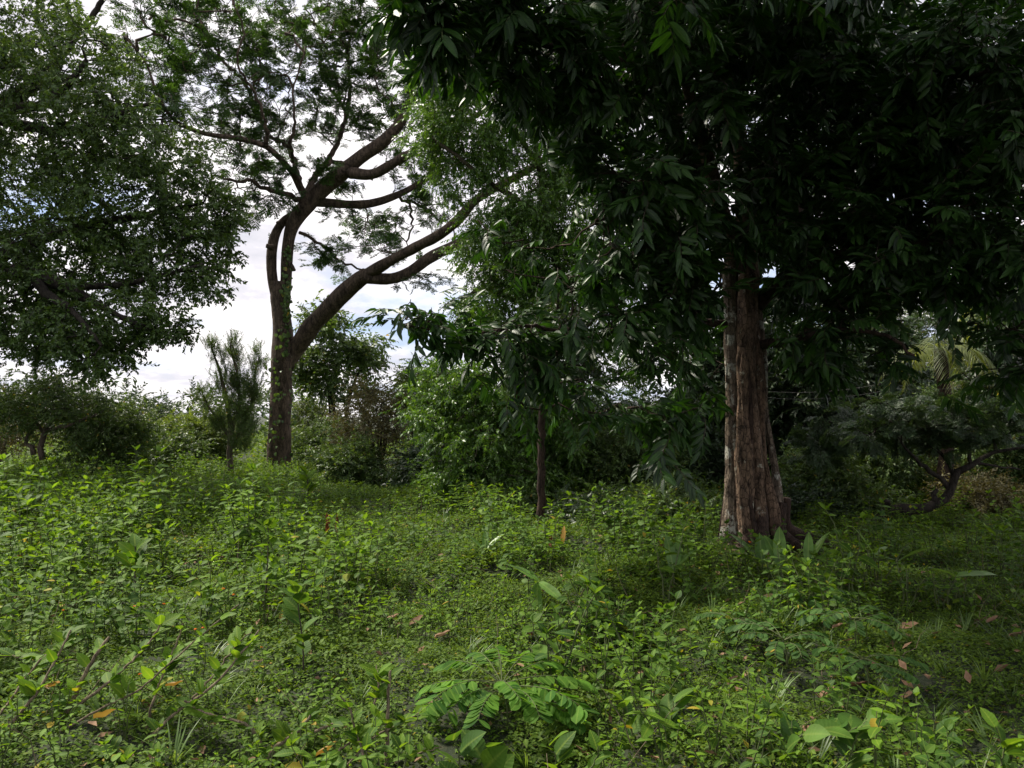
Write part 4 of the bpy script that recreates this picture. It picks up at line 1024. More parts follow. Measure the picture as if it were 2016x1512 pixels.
    shrub('shrub', 'dark tangled shrub under the drooping tree', 'shrub', 880, 18.5, 90, 880, 'scrub_d', 140, 395, 4, group=G1, low=.0)
    G2 = 'bushes in the shade between the slim trunk and the dark tree'
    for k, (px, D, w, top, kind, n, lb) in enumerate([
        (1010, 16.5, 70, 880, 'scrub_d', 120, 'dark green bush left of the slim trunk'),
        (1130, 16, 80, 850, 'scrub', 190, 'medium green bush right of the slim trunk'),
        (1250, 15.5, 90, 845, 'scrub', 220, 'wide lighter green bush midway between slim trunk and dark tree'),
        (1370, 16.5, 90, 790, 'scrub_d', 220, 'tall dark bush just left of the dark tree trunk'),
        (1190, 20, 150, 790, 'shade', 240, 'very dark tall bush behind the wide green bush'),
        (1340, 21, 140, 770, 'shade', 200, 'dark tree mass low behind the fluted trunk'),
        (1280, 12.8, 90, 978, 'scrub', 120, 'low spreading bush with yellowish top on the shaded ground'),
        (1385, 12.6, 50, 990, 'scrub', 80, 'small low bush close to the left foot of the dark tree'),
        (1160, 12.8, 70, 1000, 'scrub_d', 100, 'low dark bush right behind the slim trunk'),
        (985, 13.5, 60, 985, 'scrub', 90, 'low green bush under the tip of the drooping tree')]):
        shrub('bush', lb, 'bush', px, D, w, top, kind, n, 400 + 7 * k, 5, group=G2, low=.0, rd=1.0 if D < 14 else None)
    G3 = 'shrubs on the rising ground right of the dark tree'
    for k, (px, D, w, top, kind, n, lb) in enumerate([
        (1590, 13.6, 46, 985, 'scrub_d', 60, 'low dark bush close to the right foot of the dark tree'),
        (1690, 13.8, 60, 965, 'scrub', 90, 'low tangled bush behind the leaning tree foot'),
        (1930, 14.2, 80, 960, 'brown', 110, 'dry brownish tangle right of the leaning trunk'),
        (1610, 14.5, 70, 900, 'scrub', 150, 'feathery grey green bush right behind the dark tree trunk'),
        (1700, 16, 80, 870, 'scrub', 190, 'green bush behind the leaning tree trunk'),
        (1800, 17, 80, 930, 'scrub_y', 130, 'yellowish bush seen under the leaning tree boughs'),
        (1900, 16.5, 80, 925, 'brown', 190, 'olive brown bush right of the leaning trunk'),
        (2000, 15.5, 80, 800, 'scrub', 200, 'tall olive bush at the right edge of the frame'),
        (1930, 20, 110, 760, 'brown', 220, 'brownish bank shrub below the palm'),
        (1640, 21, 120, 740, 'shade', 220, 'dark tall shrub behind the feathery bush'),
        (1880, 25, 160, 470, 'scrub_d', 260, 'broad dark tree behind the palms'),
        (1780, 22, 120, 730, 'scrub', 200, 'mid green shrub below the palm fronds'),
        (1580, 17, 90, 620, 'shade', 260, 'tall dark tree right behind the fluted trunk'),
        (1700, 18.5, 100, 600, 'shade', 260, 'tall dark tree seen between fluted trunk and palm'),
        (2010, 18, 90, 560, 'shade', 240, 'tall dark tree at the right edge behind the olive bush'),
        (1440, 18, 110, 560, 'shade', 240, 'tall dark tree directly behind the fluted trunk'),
        (1740, 28, 130, 560, 'scrub_y', 220, 'pale distant tree glimpsed through the dark leaves'),
        (1960, 27, 140, 520, 'scrub', 240, 'distant tree glimpsed near the right edge')]):
        shrub('shrub' if 'tree ' not in lb.replace('tree trunk', '') or 'shrub' in lb else 'background_tree', lb, 'shrub' if 'tree ' not in lb.replace('tree trunk', '') or 'shrub' in lb else 'tree', px, D, w, top, kind, n, 500 + 7 * k, 5, group=G3, low=.0)
    # leaning tree
    D = 13.0
    crown_tree('leaning_tree', 'small tree with a trunk lying almost flat and feathery grey foliage', 'tree', [*P(1722, 1030, D)[:2], float(H(P(1722, 1030, D)[0], D))],
        [('trunk', [(1712, 1045, D, 14), (1732, 1018, D, 13), (1760, 1004, D, 11), (1800, 1003, D, 11), (1838, 994, D, 10), (1862, 982, D, 9), (1873, 958, D, 8), (1886, 926, D, 7)]),
         ('stub', [(1755, 1005, D, 8), (1745, 990, D, 6), (1738, 984, D, 4)]), ('stub', [(1838, 990, D, 6), (1842, 972, D, 5), (1846, 965, D, 3)]),
         ('branch', [(1870, 965, D, 6), (1852, 942, D, 5), (1815, 915, D - .3, 4), (1795, 895, D - .4, 3), (1775, 872, D - .5, 2)]),
         ('branch', [(1880, 940, D, 5), (1866, 910, D, 4), (1850, 890, D, 3.5), (1810, 868, D, 3), (1780, 850, D, 2)]),
         ('branch', [(1884, 930, D, 7), (1918, 912, D, 5), (1950, 893, D, 4), (1990, 884, D, 3), (2040, 875, D, 2)]),
         ('branch', [(1912, 916, D, 4), (1908, 880, D, 3), (1900, 845, D, 2)]), ('branch', [(1925, 912, D, 3), (1970, 918, D, 2), (2010, 925, D, 1.2)])],
        [(1660, 850, D - .3, 90, 30, 1, 44), (1780, 830, D, 90, 40, 1.1, 70), (1900, 820, D, 80, 40, 1.1, 60), (1980, 850, D, 60, 30, .8, 26), (1850, 870, D, 60, 16, .8, 16), (1620, 890, D, 40, 20, .7, 14), (1720, 800, D, 50, 20, .8, 16)],
        'grey', 3.0, MAT['bark_left'], 601, sides=12, tip=.004, step=.2, jit=.45, hang=.1, spread=.07, outward=.8)
    # slim tree
    D = 11.5
    crown_tree('slim_tree', 'slim straight dark trunk standing alone left of the fluted tree', 'tree', [*P(1067, 1040, D)[:2], float(H(P(1067, 1040, D)[0], D))],
        [('trunk', [(1066, 1050, D, 10), (1065, 990, D, 8.5), (1066, 900, D, 8), (1068, 830, D, 7.5), (1074, 760, D, 6), (1088, 690, D, 5), (1096, 620, D, 3.5), (1100, 560, D, 2)]),
         ('branch', [(1074, 760, D, 4), (1040, 720, D - .2, 3), (1010, 705, D - .3, 2)]), ('branch', [(1086, 700, D, 4), (1120, 670, D, 3), (1150, 660, D, 2)])],
        [(1090, 650, D, 60, 60, .7, 36), (1040, 720, D, 50, 26, .5, 16), (1120, 720, D, 50, 30, .5, 16)], 'shade', 3.5, MAT['bark_slim'], 701, sides=14, tip=.005, step=.25, hang=.4, ridge=.05)
    # palms
    gp = np.random.default_rng(77)
    for j, (px, py, D, lb, n) in enumerate([(1850, 690, 15.2, 'palm with pale yellow green fronds glimpsed on the right through dark leaves', 11), (1975, 610, 19, 'farther palm near the right edge of the frame', 10)]):
        c = P(px, py, D); root = empty('palm_tree', (c[0], c[1], float(H(c[0], c[1]))), lb, 'palm', 'palms behind the dark tree')
        pth = smooth_path(np.array([[c[0], c[1], H(c[0], c[1]) - .1, .16], [c[0] + .1, c[1], c[2] / 2, .12], [*c, .11]]), 30)
        link('trunk', limb_mesh(pth, 'trunk', MAT['bark_slim'], 12, .08, 6), root)
        for k in range(n):
            a = k * 2 * math.pi / n + gp.uniform(-.2, .2); el = gp.uniform(.25, 1.0); ln = gp.uniform(1.1, 1.6)
            s = np.linspace(0, 1, 14)[:, None]
            d = np.array([math.cos(a), math.sin(a), 0])
            mid = c + d * ln * s * (1 - .18 * s) + np.array([0, 0, 1]) * ln * (el * s - (1.0 + .3 * el) * s * s)
            parts = []
            tt = np.linspace(.12, .98, 34); q = np.array([np.interp(tt, s[:, 0], mid[:, i]) for i in range(3)]).T
            tang = norm(np.gradient(q, axis=0))
            for sg in (1, -1):
                side = norm(np.cross(tang, [0, 0, 1])) * sg
                X = side + tang * .75 + np.array([0, 0, -.35]) + gp.normal(0, .06, side.shape)
                M = frames(X, np.tile([0, 0, 1.0], (len(X), 1)), gp, .1)
                parts.append(stamp(leaf_tpl(.40, .03, 2, .1, .2), M, q, np.sin(np.clip(tt * 1.1, 0, 1) * math.pi) * .8 + .3, np.full(len(X), gp.uniform(0, .3))))
            tv, tf = tube(mid, np.linspace(.02, .006, 14), 4)
            v, fs, at = cat_parts(parts + [(tv, tf, None)])
            link('frond', mesh_from('frond', v, fs, MAT['palm'], at), root)
    # wires
    def wires(name, label, lst, posts=(), cat='wire'):
        a = P(*lst[0][0]); root = empty(name, (a[0], a[1], float(H(a[0], a[1]))), label, cat)
        for pts in lst:
            w = [P(*q) for q in pts]; full = []
            for p0, p1 in zip(w[:-1], w[1:]):
                for t in np.linspace(0, 1, 12, endpoint=False):
                    full.append(p0 + (p1 - p0) * t - np.array([0, 0, .10 * 4 * t * (1 - t)]))
            full.append(w[-1])
            v, f = tube(full, .0024, 4); link('wire', mesh_from('wire', v, f, MAT['wire']), root)
        for (px, D, top, bot) in posts:
            t_, b_ = P(px, top, D), P(px, bot, D)
            pth = smooth_path(np.array([[*b_, .045], [*((t_ + b_) / 2 + [.02, 0, 0]), .042], [*t_, .036]]), 12)
            link('post', limb_mesh(pth, 'post', MAT['bark_scrub'], 10, .1, 8), root)
    wires('wire_fence', 'sagging wire fence strung low along the scrub behind the field', [[(560, 948, 19), (640, 938, 19), (770, 926, 18.5), (900, 914, 18), (1040, 890, 17)], [(560, 962, 19), (640, 950, 19), (770, 936, 18.5), (900, 926, 18), (1040, 898, 17)]],
          [(640, 19, 930, 965), (900, 18, 905, 962)], 'fence')
    wires('overhead_wire', 'pair of thin pale wires crossing in front of the palm', [[(1500, 782, 15), (1760, 765, 15), (2080, 738, 15)], [(1500, 770, 15.4), (1760, 750, 15.4), (2080, 700, 15.4)]])
background()

def treeline():
    """far wood beyond the field: a mass nobody could count"""
    g = np.random.default_rng(900)
    n = 2600
    a = g.uniform(-1.15, 1.15, n); d = g.uniform(32, 60, n)
    x = a * d; y = d
    ht = 2.2 + 1.6 * (np.array([mnoise.noise(Vector((q * 6, 3.3, 0))) for q in a]) + .3) + 3.5 * sm(a, .1, .5)
    z = H(x, y) + g.uniform(0, 1, n) ** .8 * ht
    X = norm(g.normal(0, 1, (n, 3))); X[:, 2] = np.abs(X[:, 2])
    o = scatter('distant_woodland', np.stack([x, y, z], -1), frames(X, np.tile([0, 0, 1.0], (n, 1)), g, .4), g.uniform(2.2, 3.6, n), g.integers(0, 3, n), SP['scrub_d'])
    tag(o, 'distant belt of dark green woodland along the horizon')
treeline()
#%%FIELD
# ------------------------------------------------------------------ field plants
LF = {
    'ovate': leaf_tpl(1, .58, 6, .10, .18, .38, serr=.05, stalk=.12),
    'heart': leaf_tpl(1, .80, 6, .08, .16, .33, stalk=.2),
    'lance': leaf_tpl(1, .30, 5, .12, .30, .45, stalk=.05),
    'round': leaf_tpl(1, .62, 5, .05, .05, .58),
    'small': leaf_tpl(1, .55, 2, .12, .15, .42),
    'ovate_l': leaf_tpl(1, .58, 4, .10, .18, .38, stalk=.12),
}
LEAFMESH = {}
def leaf_object_mesh(kind, mat):
    k = (kind, mat)
    if k not in LEAFMESH:
        V, T, rb, ve = LF[kind]
        LEAFMESH[k] = mesh_from('leaf', V, T, MAT[mat], dict(rib=rb, vein=ve))
    return LEAFMESH[k]

class Plan:
    def __init__(s): s.R, s.T, s.S, s.stems = [], [], [], []
    def leaf(s, X, up, T, S, g, jit=.25):
        s.R.append(frames(np.array([X]), np.array([up]), g, jit)[0]); s.T.append(np.array(T)); s.S.append(S)

def weed_plan(g, h=.6, nst=3, L=.09, gap=.075, lean=.3, start=.25, whorl=2, droop=-.15, top=True, r=.004):
    p = Plan()
    for i in range(nst):
        a = g.uniform(0, 2 * math.pi); ln = g.uniform(.3, 1) * lean; hh = h * g.uniform(.7, 1.08)
        b = np.array([math.cos(a), math.sin(a), 0])
        s = np.linspace(0, 1, 7)[:, None]
        pts = b * (.02 + hh * ln * s ** 1.5) + np.array([0, 0, 1]) * hh * s * (1 - .12 * ln * s)
        pts[1:] += g.normal(0, .012 * h, (6, 3))
        p.stems.append((pts, np.linspace(r * (1 + h), r * .5, 7)))
        m = max(2, int(hh * (1 - start) / gap))
        for j in range(m):
            t = start + (1 - start) * (j + .5) / m
            q = np.array([np.interp(t * 6, range(7), pts[:, c]) for c in range(3)])
            an = g.uniform(0, 6.28) + j * 1.5
            for w in range(whorl):
                an += 2 * math.pi / whorl
                sz = L * (1.1 - .45 * abs(t - .55) * 1.6) * g.uniform(.7, 1.15)
                p.leaf([math.cos(an), math.sin(an), droop + .5 * (t - .4) + g.normal(0, .18)], [0, -.12, 1], q, sz, g, .28)
        if top:
            for w in range(3):
                an = g.uniform(0, 6.28)
                p.leaf([math.cos(an) * .6, math.sin(an) * .6, .7], [0, 0, 1], pts[-1], L * g.uniform(.4, .7), g, .3)
    p.R, p.T, p.S = np.array(p.R), np.array(p.T), np.array(p.S)
    return p

def plan_parts(p, kind, g, tintspan=.6):
    lp = stamp(LF[kind], p.R, p.T, p.S, g.uniform(0, tintspan, len(p.T)))
    st = [tube(a, b, 4) for a, b in p.stems]
    v, fs, _ = cat_parts([(a, b, None) for a, b in st])
    return lp, (v, np.concatenate(fs))

def plan_proto(name, p, kind, mat, stemmat, g):
    lp, tw = plan_parts(p, kind, g)
    return proto(name, [lp], MAT[mat], tw, MAT[stemmat])

STEMMESH = {}
def plant_thing(name, label, cat, group, p, kind, mat, loc, rz, s, key, leaves=True, stemmat='stem', tilt=0.0):
    """thing > stem, leaf, leaf ... (or stem, foliage when small in the picture)"""
    root = empty(name, tuple(loc), label, cat, group)
    root.rotation_euler = (tilt * math.sin(rz), tilt * math.cos(rz), rz); root.scale = (s, s, s)
    if key not in STEMMESH:
        g = np.random.default_rng(hash(key) % 1000 if not isinstance(key, tuple) else sum(ord(c) for c in str(key)))
        lp, tw = plan_parts(p, kind, g)
        STEMMESH[key] = (mesh_from('stem', tw[0], tw[1], MAT[stemmat]), mesh_from('foliage', lp[0], lp[1], MAT[mat], lp[2]))
    o = bpy.data.objects.new('stem', STEMMESH[key][0]); COL.objects.link(o); o.parent = root
    if leaves:
        me = leaf_object_mesh(kind, mat)
        for Rm, T, S in zip(p.R, p.T, p.S):
            o = bpy.data.objects.new('leaf', me); COL.objects.link(o); o.parent = root
            o.matrix_local = Matrix([[*(Rm[r] * S), T[r]] for r in range(3)] + [[0, 0, 0, 1]])
    else:
        o = bpy.data.objects.new('foliage', STEMMESH[key][1]); COL.objects.link(o); o.parent = root
    return root

def ground_at(px, py, z=0.0):
    """where the line of sight through a photo position meets the ground (raised by z)"""
    d = P(px, py, 1.0) - np.array([0, 0, EYE])
    t = np.linspace(2, 40, 1500)
    zz_ = EYE + d[2] * t - H(d[0] * t, t) - z
    i = np.argmax(zz_ < 0) if (zz_ < 0).any() else len(t) - 1
    return np.array([d[0] * t[i], t[i], float(H(d[0] * t[i], t[i]))])

def openness(x, y):
    """0 in the open patches of low ground cover, 1 in the weed thicket"""
    u = 1008 + F * x / y; d = y
    v = 818 + F * EYE / y
    o1 = np.exp(-(((u - 850) / 260) ** 2 + ((v - 1235) / 62) ** 2))
    o2 = np.exp(-(((u - 1900) / 230) ** 2 + ((v - 1290) / 130) ** 2))
    o3 = np.exp(-(((u - 800) / 150) ** 2 + ((v - 1050) / 26) ** 2))
    o4 = .8 * np.exp(-(((u - 1180) / 120) ** 2 + ((v - 1310) / 40) ** 2))
    o6 = .9 * np.exp(-(((u - 250) / 420) ** 2 + ((v - 1420) / 95) ** 2)) + .8 * np.exp(-(((u - 1680) / 240) ** 2 + ((v - 1130) / 40) ** 2)) + .6 * np.exp(-(((u - 980) / 230) ** 2 + ((v - 1420) / 60) ** 2))
    o5 = .6 * np.exp(-(((u - 420) / 110) ** 2 + ((v - 1110) / 22) ** 2))
    o6 = o6 + .45 * sm(-d, -5.0, -3.6)
    return np.clip(1 - 1.15 * (o1 + o2 + o3 + o4 + o5 + o6), 0, 1)

def field():
    g = np.random.default_rng(42)
    plans = {}
    for k in range(6):
        plans[('tall', k)] = (weed_plan(g, .62, int(g.integers(2, 4)), .100 if k < 3 else .072, .072 if k < 3 else .06, .35), 'ovate', 'weed')
    for k in range(4):
        plans[('dull', k)] = (weed_plan(g, .50, int(g.integers(2, 4)), .075, .068, .4), 'heart', 'weed2')
    for k in range(4):
        plans[('small', k)] = (weed_plan(g, .27, 4, .046, .045, .5, start=.2), 'ovate', 'weed')
    for k in range(3):
        plans[('lance', k)] = (weed_plan(g, .42, 4, .10, .06, .45, droop=.1), 'lance', 'weed')
    # sites with a spacing rule, nearest first
    sites = []
    cell = {}
    def try_site(x, y, rmin):
        c = (int(x / .3), int(y / .3))
        for i in (-1, 0, 1):
            for j in (-1, 0, 1):
                for q in cell.get((c[0] + i, c[1] + j), ()):
                    if (q[0] - x) ** 2 + (q[1] - y) ** 2 < rmin * rmin: return False
        cell.setdefault(c, []).append((x, y)); return True
    BIGX, BIGY = P(1490, 1090, 10)[:2]
    for _ in range(72000):
        y = math.sqrt(g.uniform(2.7 ** 2, 23 ** 2)); x = g.uniform(-1, 1) * (.74 * y + 2.2)
        o = float(openness(x, y))
        if g.random() > .10 + .9 * o: continue
        if mnoise.noise(Vector((x * 1.3, y * 1.3, 15.0))) < -.28 and g.random() < .8: continue
        if math.hypot(x - BIGX, y - BIGY) < .62: continue
        if y < 4.6 and abs(1008 + F * x / y - 985) < 190: continue
        if try_site(x, y, .15 if y < 9 else .18): sites.append((x, y, o))
    sites.sort(key=lambda s: s[1])
    def kind_for(x, y, o):
        k, s = kind_for_(x, y, o)
        mound = mnoise.noise(Vector((x * .9 + 4, y * .9, 2.0))) + .5 * mnoise.noise(Vector((x * 2.3, y * 2.3, 8.0)))
        s *= float(np.clip(1 + 1.8 * mound, .32, 1.6))
        if y < 4.6: s = min(s, .85)
        if x > 0 and y > 10.3: s *= .75
        return k, s
    def kind_for_(x, y, o):
        u = x / y; r = g.random()
        if o < .45: return 'small', g.uniform(.7, 1.0)
        if u < -.12:
            hgt = .55 + .36 * sm(y, 4.5, 9) * sm(-u, .1, .4) - .34 * sm(y, 10, 16)
            return ('tall' if r < .62 else 'dull' if r < .82 else 'lance' if r < .9 else 'small'), float(hgt) * g.uniform(.75, 1.1)
        if y > 10.5: return ('lance' if r < .45 else 'small' if r < .8 else 'tall'), g.uniform(.55, .9)
        if u > .25 and y > 7.2: return ('lance' if r < .3 else 'small' if r < .6 else 'dull'), g.uniform(.6, .9)
        return ('dull' if r < .42 else 'tall' if r < .6 else 'small' if r < .9 else 'lance'), g.uniform(.55, .85)
    names = {'tall': ('leafy_weed', 'weed', {0: 'tall pointed-leaf weed in the bright thicket on the left', 1: 'pointed-leaf weed in the lower growth at centre', 2: 'pointed-leaf weed in the shaded growth on the right'}),
             'dull': ('heart_leaf_weed', 'weed', {0: 'dull heart-leaved weed in the thicket on the left', 1: 'dull heart-leaved weed in the growth at centre', 2: 'dull heart-leaved weed in the shaded growth on the right'}),
             'small': ('small_herb', 'herb', {0: 'short herb at the foot of the left thicket', 1: 'short herb beside the open patch at centre', 2: 'short herb on the shaded ground at right'}),
             'lance': ('narrow_leaf_weed', 'weed', {0: 'narrow-leaved weed among the left thicket', 1: 'narrow-leaved weed in the growth at centre', 2: 'narrow-leaved weed in the shade on the right'})}
    LAND = [(40, 1480, 'in the bottom left corner under the bare branches'), (40, 1330, 'at the left edge above the bare branches'), (60, 1200, 'at the left edge below the small orange flower'), (250, 1500, 'under the thickest bare branch'),
            (300, 1380, 'between the slanting bare branches'), (420, 1250, 'beside the close orange flower pair'), (330, 1180, 'around the upper orange flower'), (520, 1450, 'below the forked brown stem'), (520, 1330, 'right of the slanting branches'),
            (640, 1480, 'by the twisted orange leaf'), (600, 1240, 'around the dark-stemmed weed left of the open patch'), (760, 1420, 'around the pale cut stems'), (700, 1300, 'at the near rim of the open patch'), (850, 1240, 'inside the open patch'),
            (760, 1150, 'behind the open patch'), (530, 1120, 'around the tall dark-stemmed weed'), (870, 1500, 'beside the largest round leaves'), (870, 1400, 'left of the centre seedling'), (1000, 1480, 'under the centre seedling'), (1010, 1280, 'behind the centre seedling'),
            (1150, 1400, 'right of the centre seedling'), (1130, 1500, 'around the toothed leaves at the bottom'), (1150, 1250, 'near the orange cupped leaf'), (1080, 1170, 'by the drooping long blades'), (1290, 1460, 'around the bushy broad-leaved weed'), (1320, 1320, 'left of the shaded seedlings'),
            (1320, 1180, 'by the upright clasping blades'), (1450, 1240, 'around the seedling left of the shaded patch'), (1520, 1140, 'before the dark tree foot'), (1560, 1330, 'below the shaded seedlings'), (1560, 1440, 'left of the arching vine'), (1690, 1470, 'beneath the arching vine'),
            (1680, 1300, 'among the seedlings at lower right'), (1720, 1180, 'by the bent bright blades'), (1850, 1470, 'near the bottom right toothed leaves'), (1960, 1400, 'at the right edge below the curled leaf'), (1940, 1260, 'by the curled brown leaf'), (1880, 1150, 'in the shade near the low flat blades')]
    far = []
    nind = 0
    for (x, y, o) in sites:
        kd, s = kind_for(x, y, o)
        nk = {'tall': 6, 'dull': 4, 'small': 4, 'lance': 3}[kd]; k = int(g.integers(0, nk))
        if kd == 'tall' and x / y < -.2 and g.random() < .6: k = int(g.integers(0, 3))
        zone = 0 if x / y < -.2 else 1 if x / y < .22 else 2
        if nind < 285 and abs(x / y) < .66:
            nm, ct, lb = names[kd]; p, lk, mt = plans[(kd, k)]
            pu, pv = 1008 + F * x / y, 818 + F * (EYE - float(H(x, y))) / y
            mark = min(LAND, key=lambda q: math.hypot((q[0] - pu), 1.6 * (q[1] - pv)))[2]
            size = 'largest-growing ' if s > 1.15 else 'low ' if s < .6 else ''
            what = {'tall': 'pointed-leaf weed', 'dull': 'heart-leaved weed', 'small': 'short herb', 'lance': 'narrow-leaved weed'}[kd]
            text = (size.replace('largest-growing', 'tall') + what + ' ' + mark).replace('tall short herb', 'taller herb').replace('low short herb', 'lowest short herb')
            plant_thing(nm, text, ct, text.replace('weed', 'weeds', 1).replace('herb', 'herbs', 1), p, lk, mt, (x, y, float(H(x, y)) - .01), g.uniform(0, 6.28), s, (kd, k), leaves=nind < 110, tilt=g.normal(0, .06))
            nind += 1
        else: far.append((x, y, kd, k, s))
    print('sites', len(sites), 'individual', nind)
    # the rest of the thicket, past what is built one by one
    prot = []; index = {}
    for (kd, k), (p, lk, mt) in plans.items():
        index[(kd, k)] = len(prot)
        prot.append(plan_proto('weed_source', p, 'ovate_l' if lk == 'ovate' else lk, mt, 'stem', g))
    pos = np.array([(a, b, float(H(a, b)) - .02) for a, b, *_ in far]); n = len(pos)
    idx = np.array([index[(c, d)] for _, _, c, d, _ in far]); sc = np.array([e for *_, e in far]) * g.uniform(.8, 1.25, n)
    def zrot(n, tilt=.08):
        Zr = norm(np.stack([g.normal(0, tilt, n), g.normal(0, tilt, n), np.ones(n)], -1)); a = g.uniform(0, 6.28, n)
        X = np.stack([np.cos(a), np.sin(a), np.zeros(n)], -1); X = norm(X - (X * Zr).sum(-1, keepdims=True) * Zr)
        return np.stack([X, np.cross(Zr, X), Zr], -1)
    o = scatter('undergrowth', pos, zrot(n), sc, idx, prot); tag(o, 'dense mixed weeds covering the middle and far field')
    # ground cover: small creeping herbs
    cov = []
    for k in range(5):
        m = 34
        a = g.uniform(0, 6.28, m); r = .11 * np.sqrt(g.uniform(0, 1, m))
        T = np.stack([r * np.cos(a), r * np.sin(a), g.uniform(.01, .07, m) * (1.1 - r / .14)], -1)
        b = g.uniform(0, 6.28, m); X = np.stack([np.cos(b), np.sin(b), g.normal(.05, .3, m)], -1)
        lp = stamp(LF['small'], frames(X, np.tile([0, 0, 1.0], (m, 1)), g, .35), T, g.uniform(.014, .040, m), g.uniform(0, .8, m))
        cov.append(proto('cover_source', [lp], MAT['cover']))
    rings = [(2.6, 7.5, 250, .9), (7.5, 13, 105, 1.35), (13, 26, 26, 2.1), (26, 60, 2.0, 5.0)]
    P_, S_, I_ = [], [], []
    for (a, b, den, s) in rings:
        m = int(den * (.74 * (b * b - a * a) + 5.0 * (b - a)))
        y = np.sqrt(g.uniform(a * a, b * b, m)); x = g.uniform(-1, 1, m) * (.74 * y + 2.5)
        pn = np.array([mnoise.noise(Vector((p * 1.9, q * 1.9, 5.0))) for p, q in zip(x, y)])
        kp = g.random(m) < .9 + .9 * (pn + .28)
        x, y, pn = x[kp], y[kp], pn[kp]
        P_.append(np.stack([x, y, H(x, y) - .005], -1)); S_.append(s * g.uniform(.7, 1.25, len(x)) * (1 + .8 * np.clip(pn, 0, 1))); I_.append(g.integers(0, 5, len(x)))
    P_, S_, I_ = np.concatenate(P_), np.concatenate(S_), np.concatenate(I_)
    o = scatter('ground_cover', P_, zrot(len(P_), .2), S_, I_, cov); tag(o, 'low creeping small-leaved plants carpeting the soil')
    # grass tufts
    gr = []
    for k in range(3):
        m = 16; a = g.uniform(0, 6.28, m)
        X = np.stack([np.cos(a) * .55, np.sin(a) * .55, np.full(m, 1.0)], -1)
        lp = stamp(leaf_tpl(1, .045, 5, .1, .35, .3), frames(X, np.stack([-np.cos(a), -np.sin(a), np.full(m, .4)], -1), g, .2), np.stack([np.cos(a) * .02, np.sin(a) * .02, np.zeros(m)], -1), g.uniform(.12, .3, m), g.uniform(0, .5, m))
        gr.append(proto('grass_source', [lp], MAT['grass']))
    m = 5200; y = np.sqrt(g.uniform(2.7 ** 2, 20 ** 2, m)); x = g.uniform(-1, 1, m) * (.72 * y + 2.2)
    kp = g.random(m) < .25 + .75 * (x / y > .2); x, y = x[kp], y[kp]
    o = scatter('grass', np.stack([x, y, H(x, y)], -1), zrot(len(x), .1), g.uniform(.45, .9, len(x)), g.integers(0, 3, len(x)), gr); tag(o, 'thin tufts of grass between the herbs')
    return plans
PL = field()

# ------------------------------------------------------------------ named plants of the foreground
def stem_leaves(root, pts, radpx, leaves, kind, mat, woodmat, g, nm='branch'):
    """a shoot through photo points with leaves of its own set along it"""
    L = limb_px([(a, b, d, radpx) for a, b, d in pts]); L[:, 3] *= np.linspace(1, .45, len(L))
    path = smooth_path(L, 26)
    v, f = tube(path[:, :3] + np.concatenate([[[0, 0, 0]], g.normal(0, .002, (25, 3))]), path[:, 3], 7)
    link(nm, mesh_from(nm, v, f, MAT[woodmat]), root)
    me = leaf_object_mesh(kind, mat); c0 = np.array(root.location)
    for (t, L0) in leaves:
        i = min(24, int(t * 25)); q = path[i, :3]; tg = norm(path[i + 1, :3] - path[i, :3])
        a = g.uniform(0, 6.28); X = norm(np.array([math.cos(a), math.sin(a), .25]) + tg * .7)
        M = frames(X[None], np.array([[0, -.25, 1.0]]), g, .3)[0] * L0
        o = bpy.data.objects.new('leaf', me); COL.objects.link(o); o.parent = root
        T = q - c0
        o.matrix_local = Matrix([[*M[r], T[r]] for r in range(3)] + [[0, 0, 0, 1]])

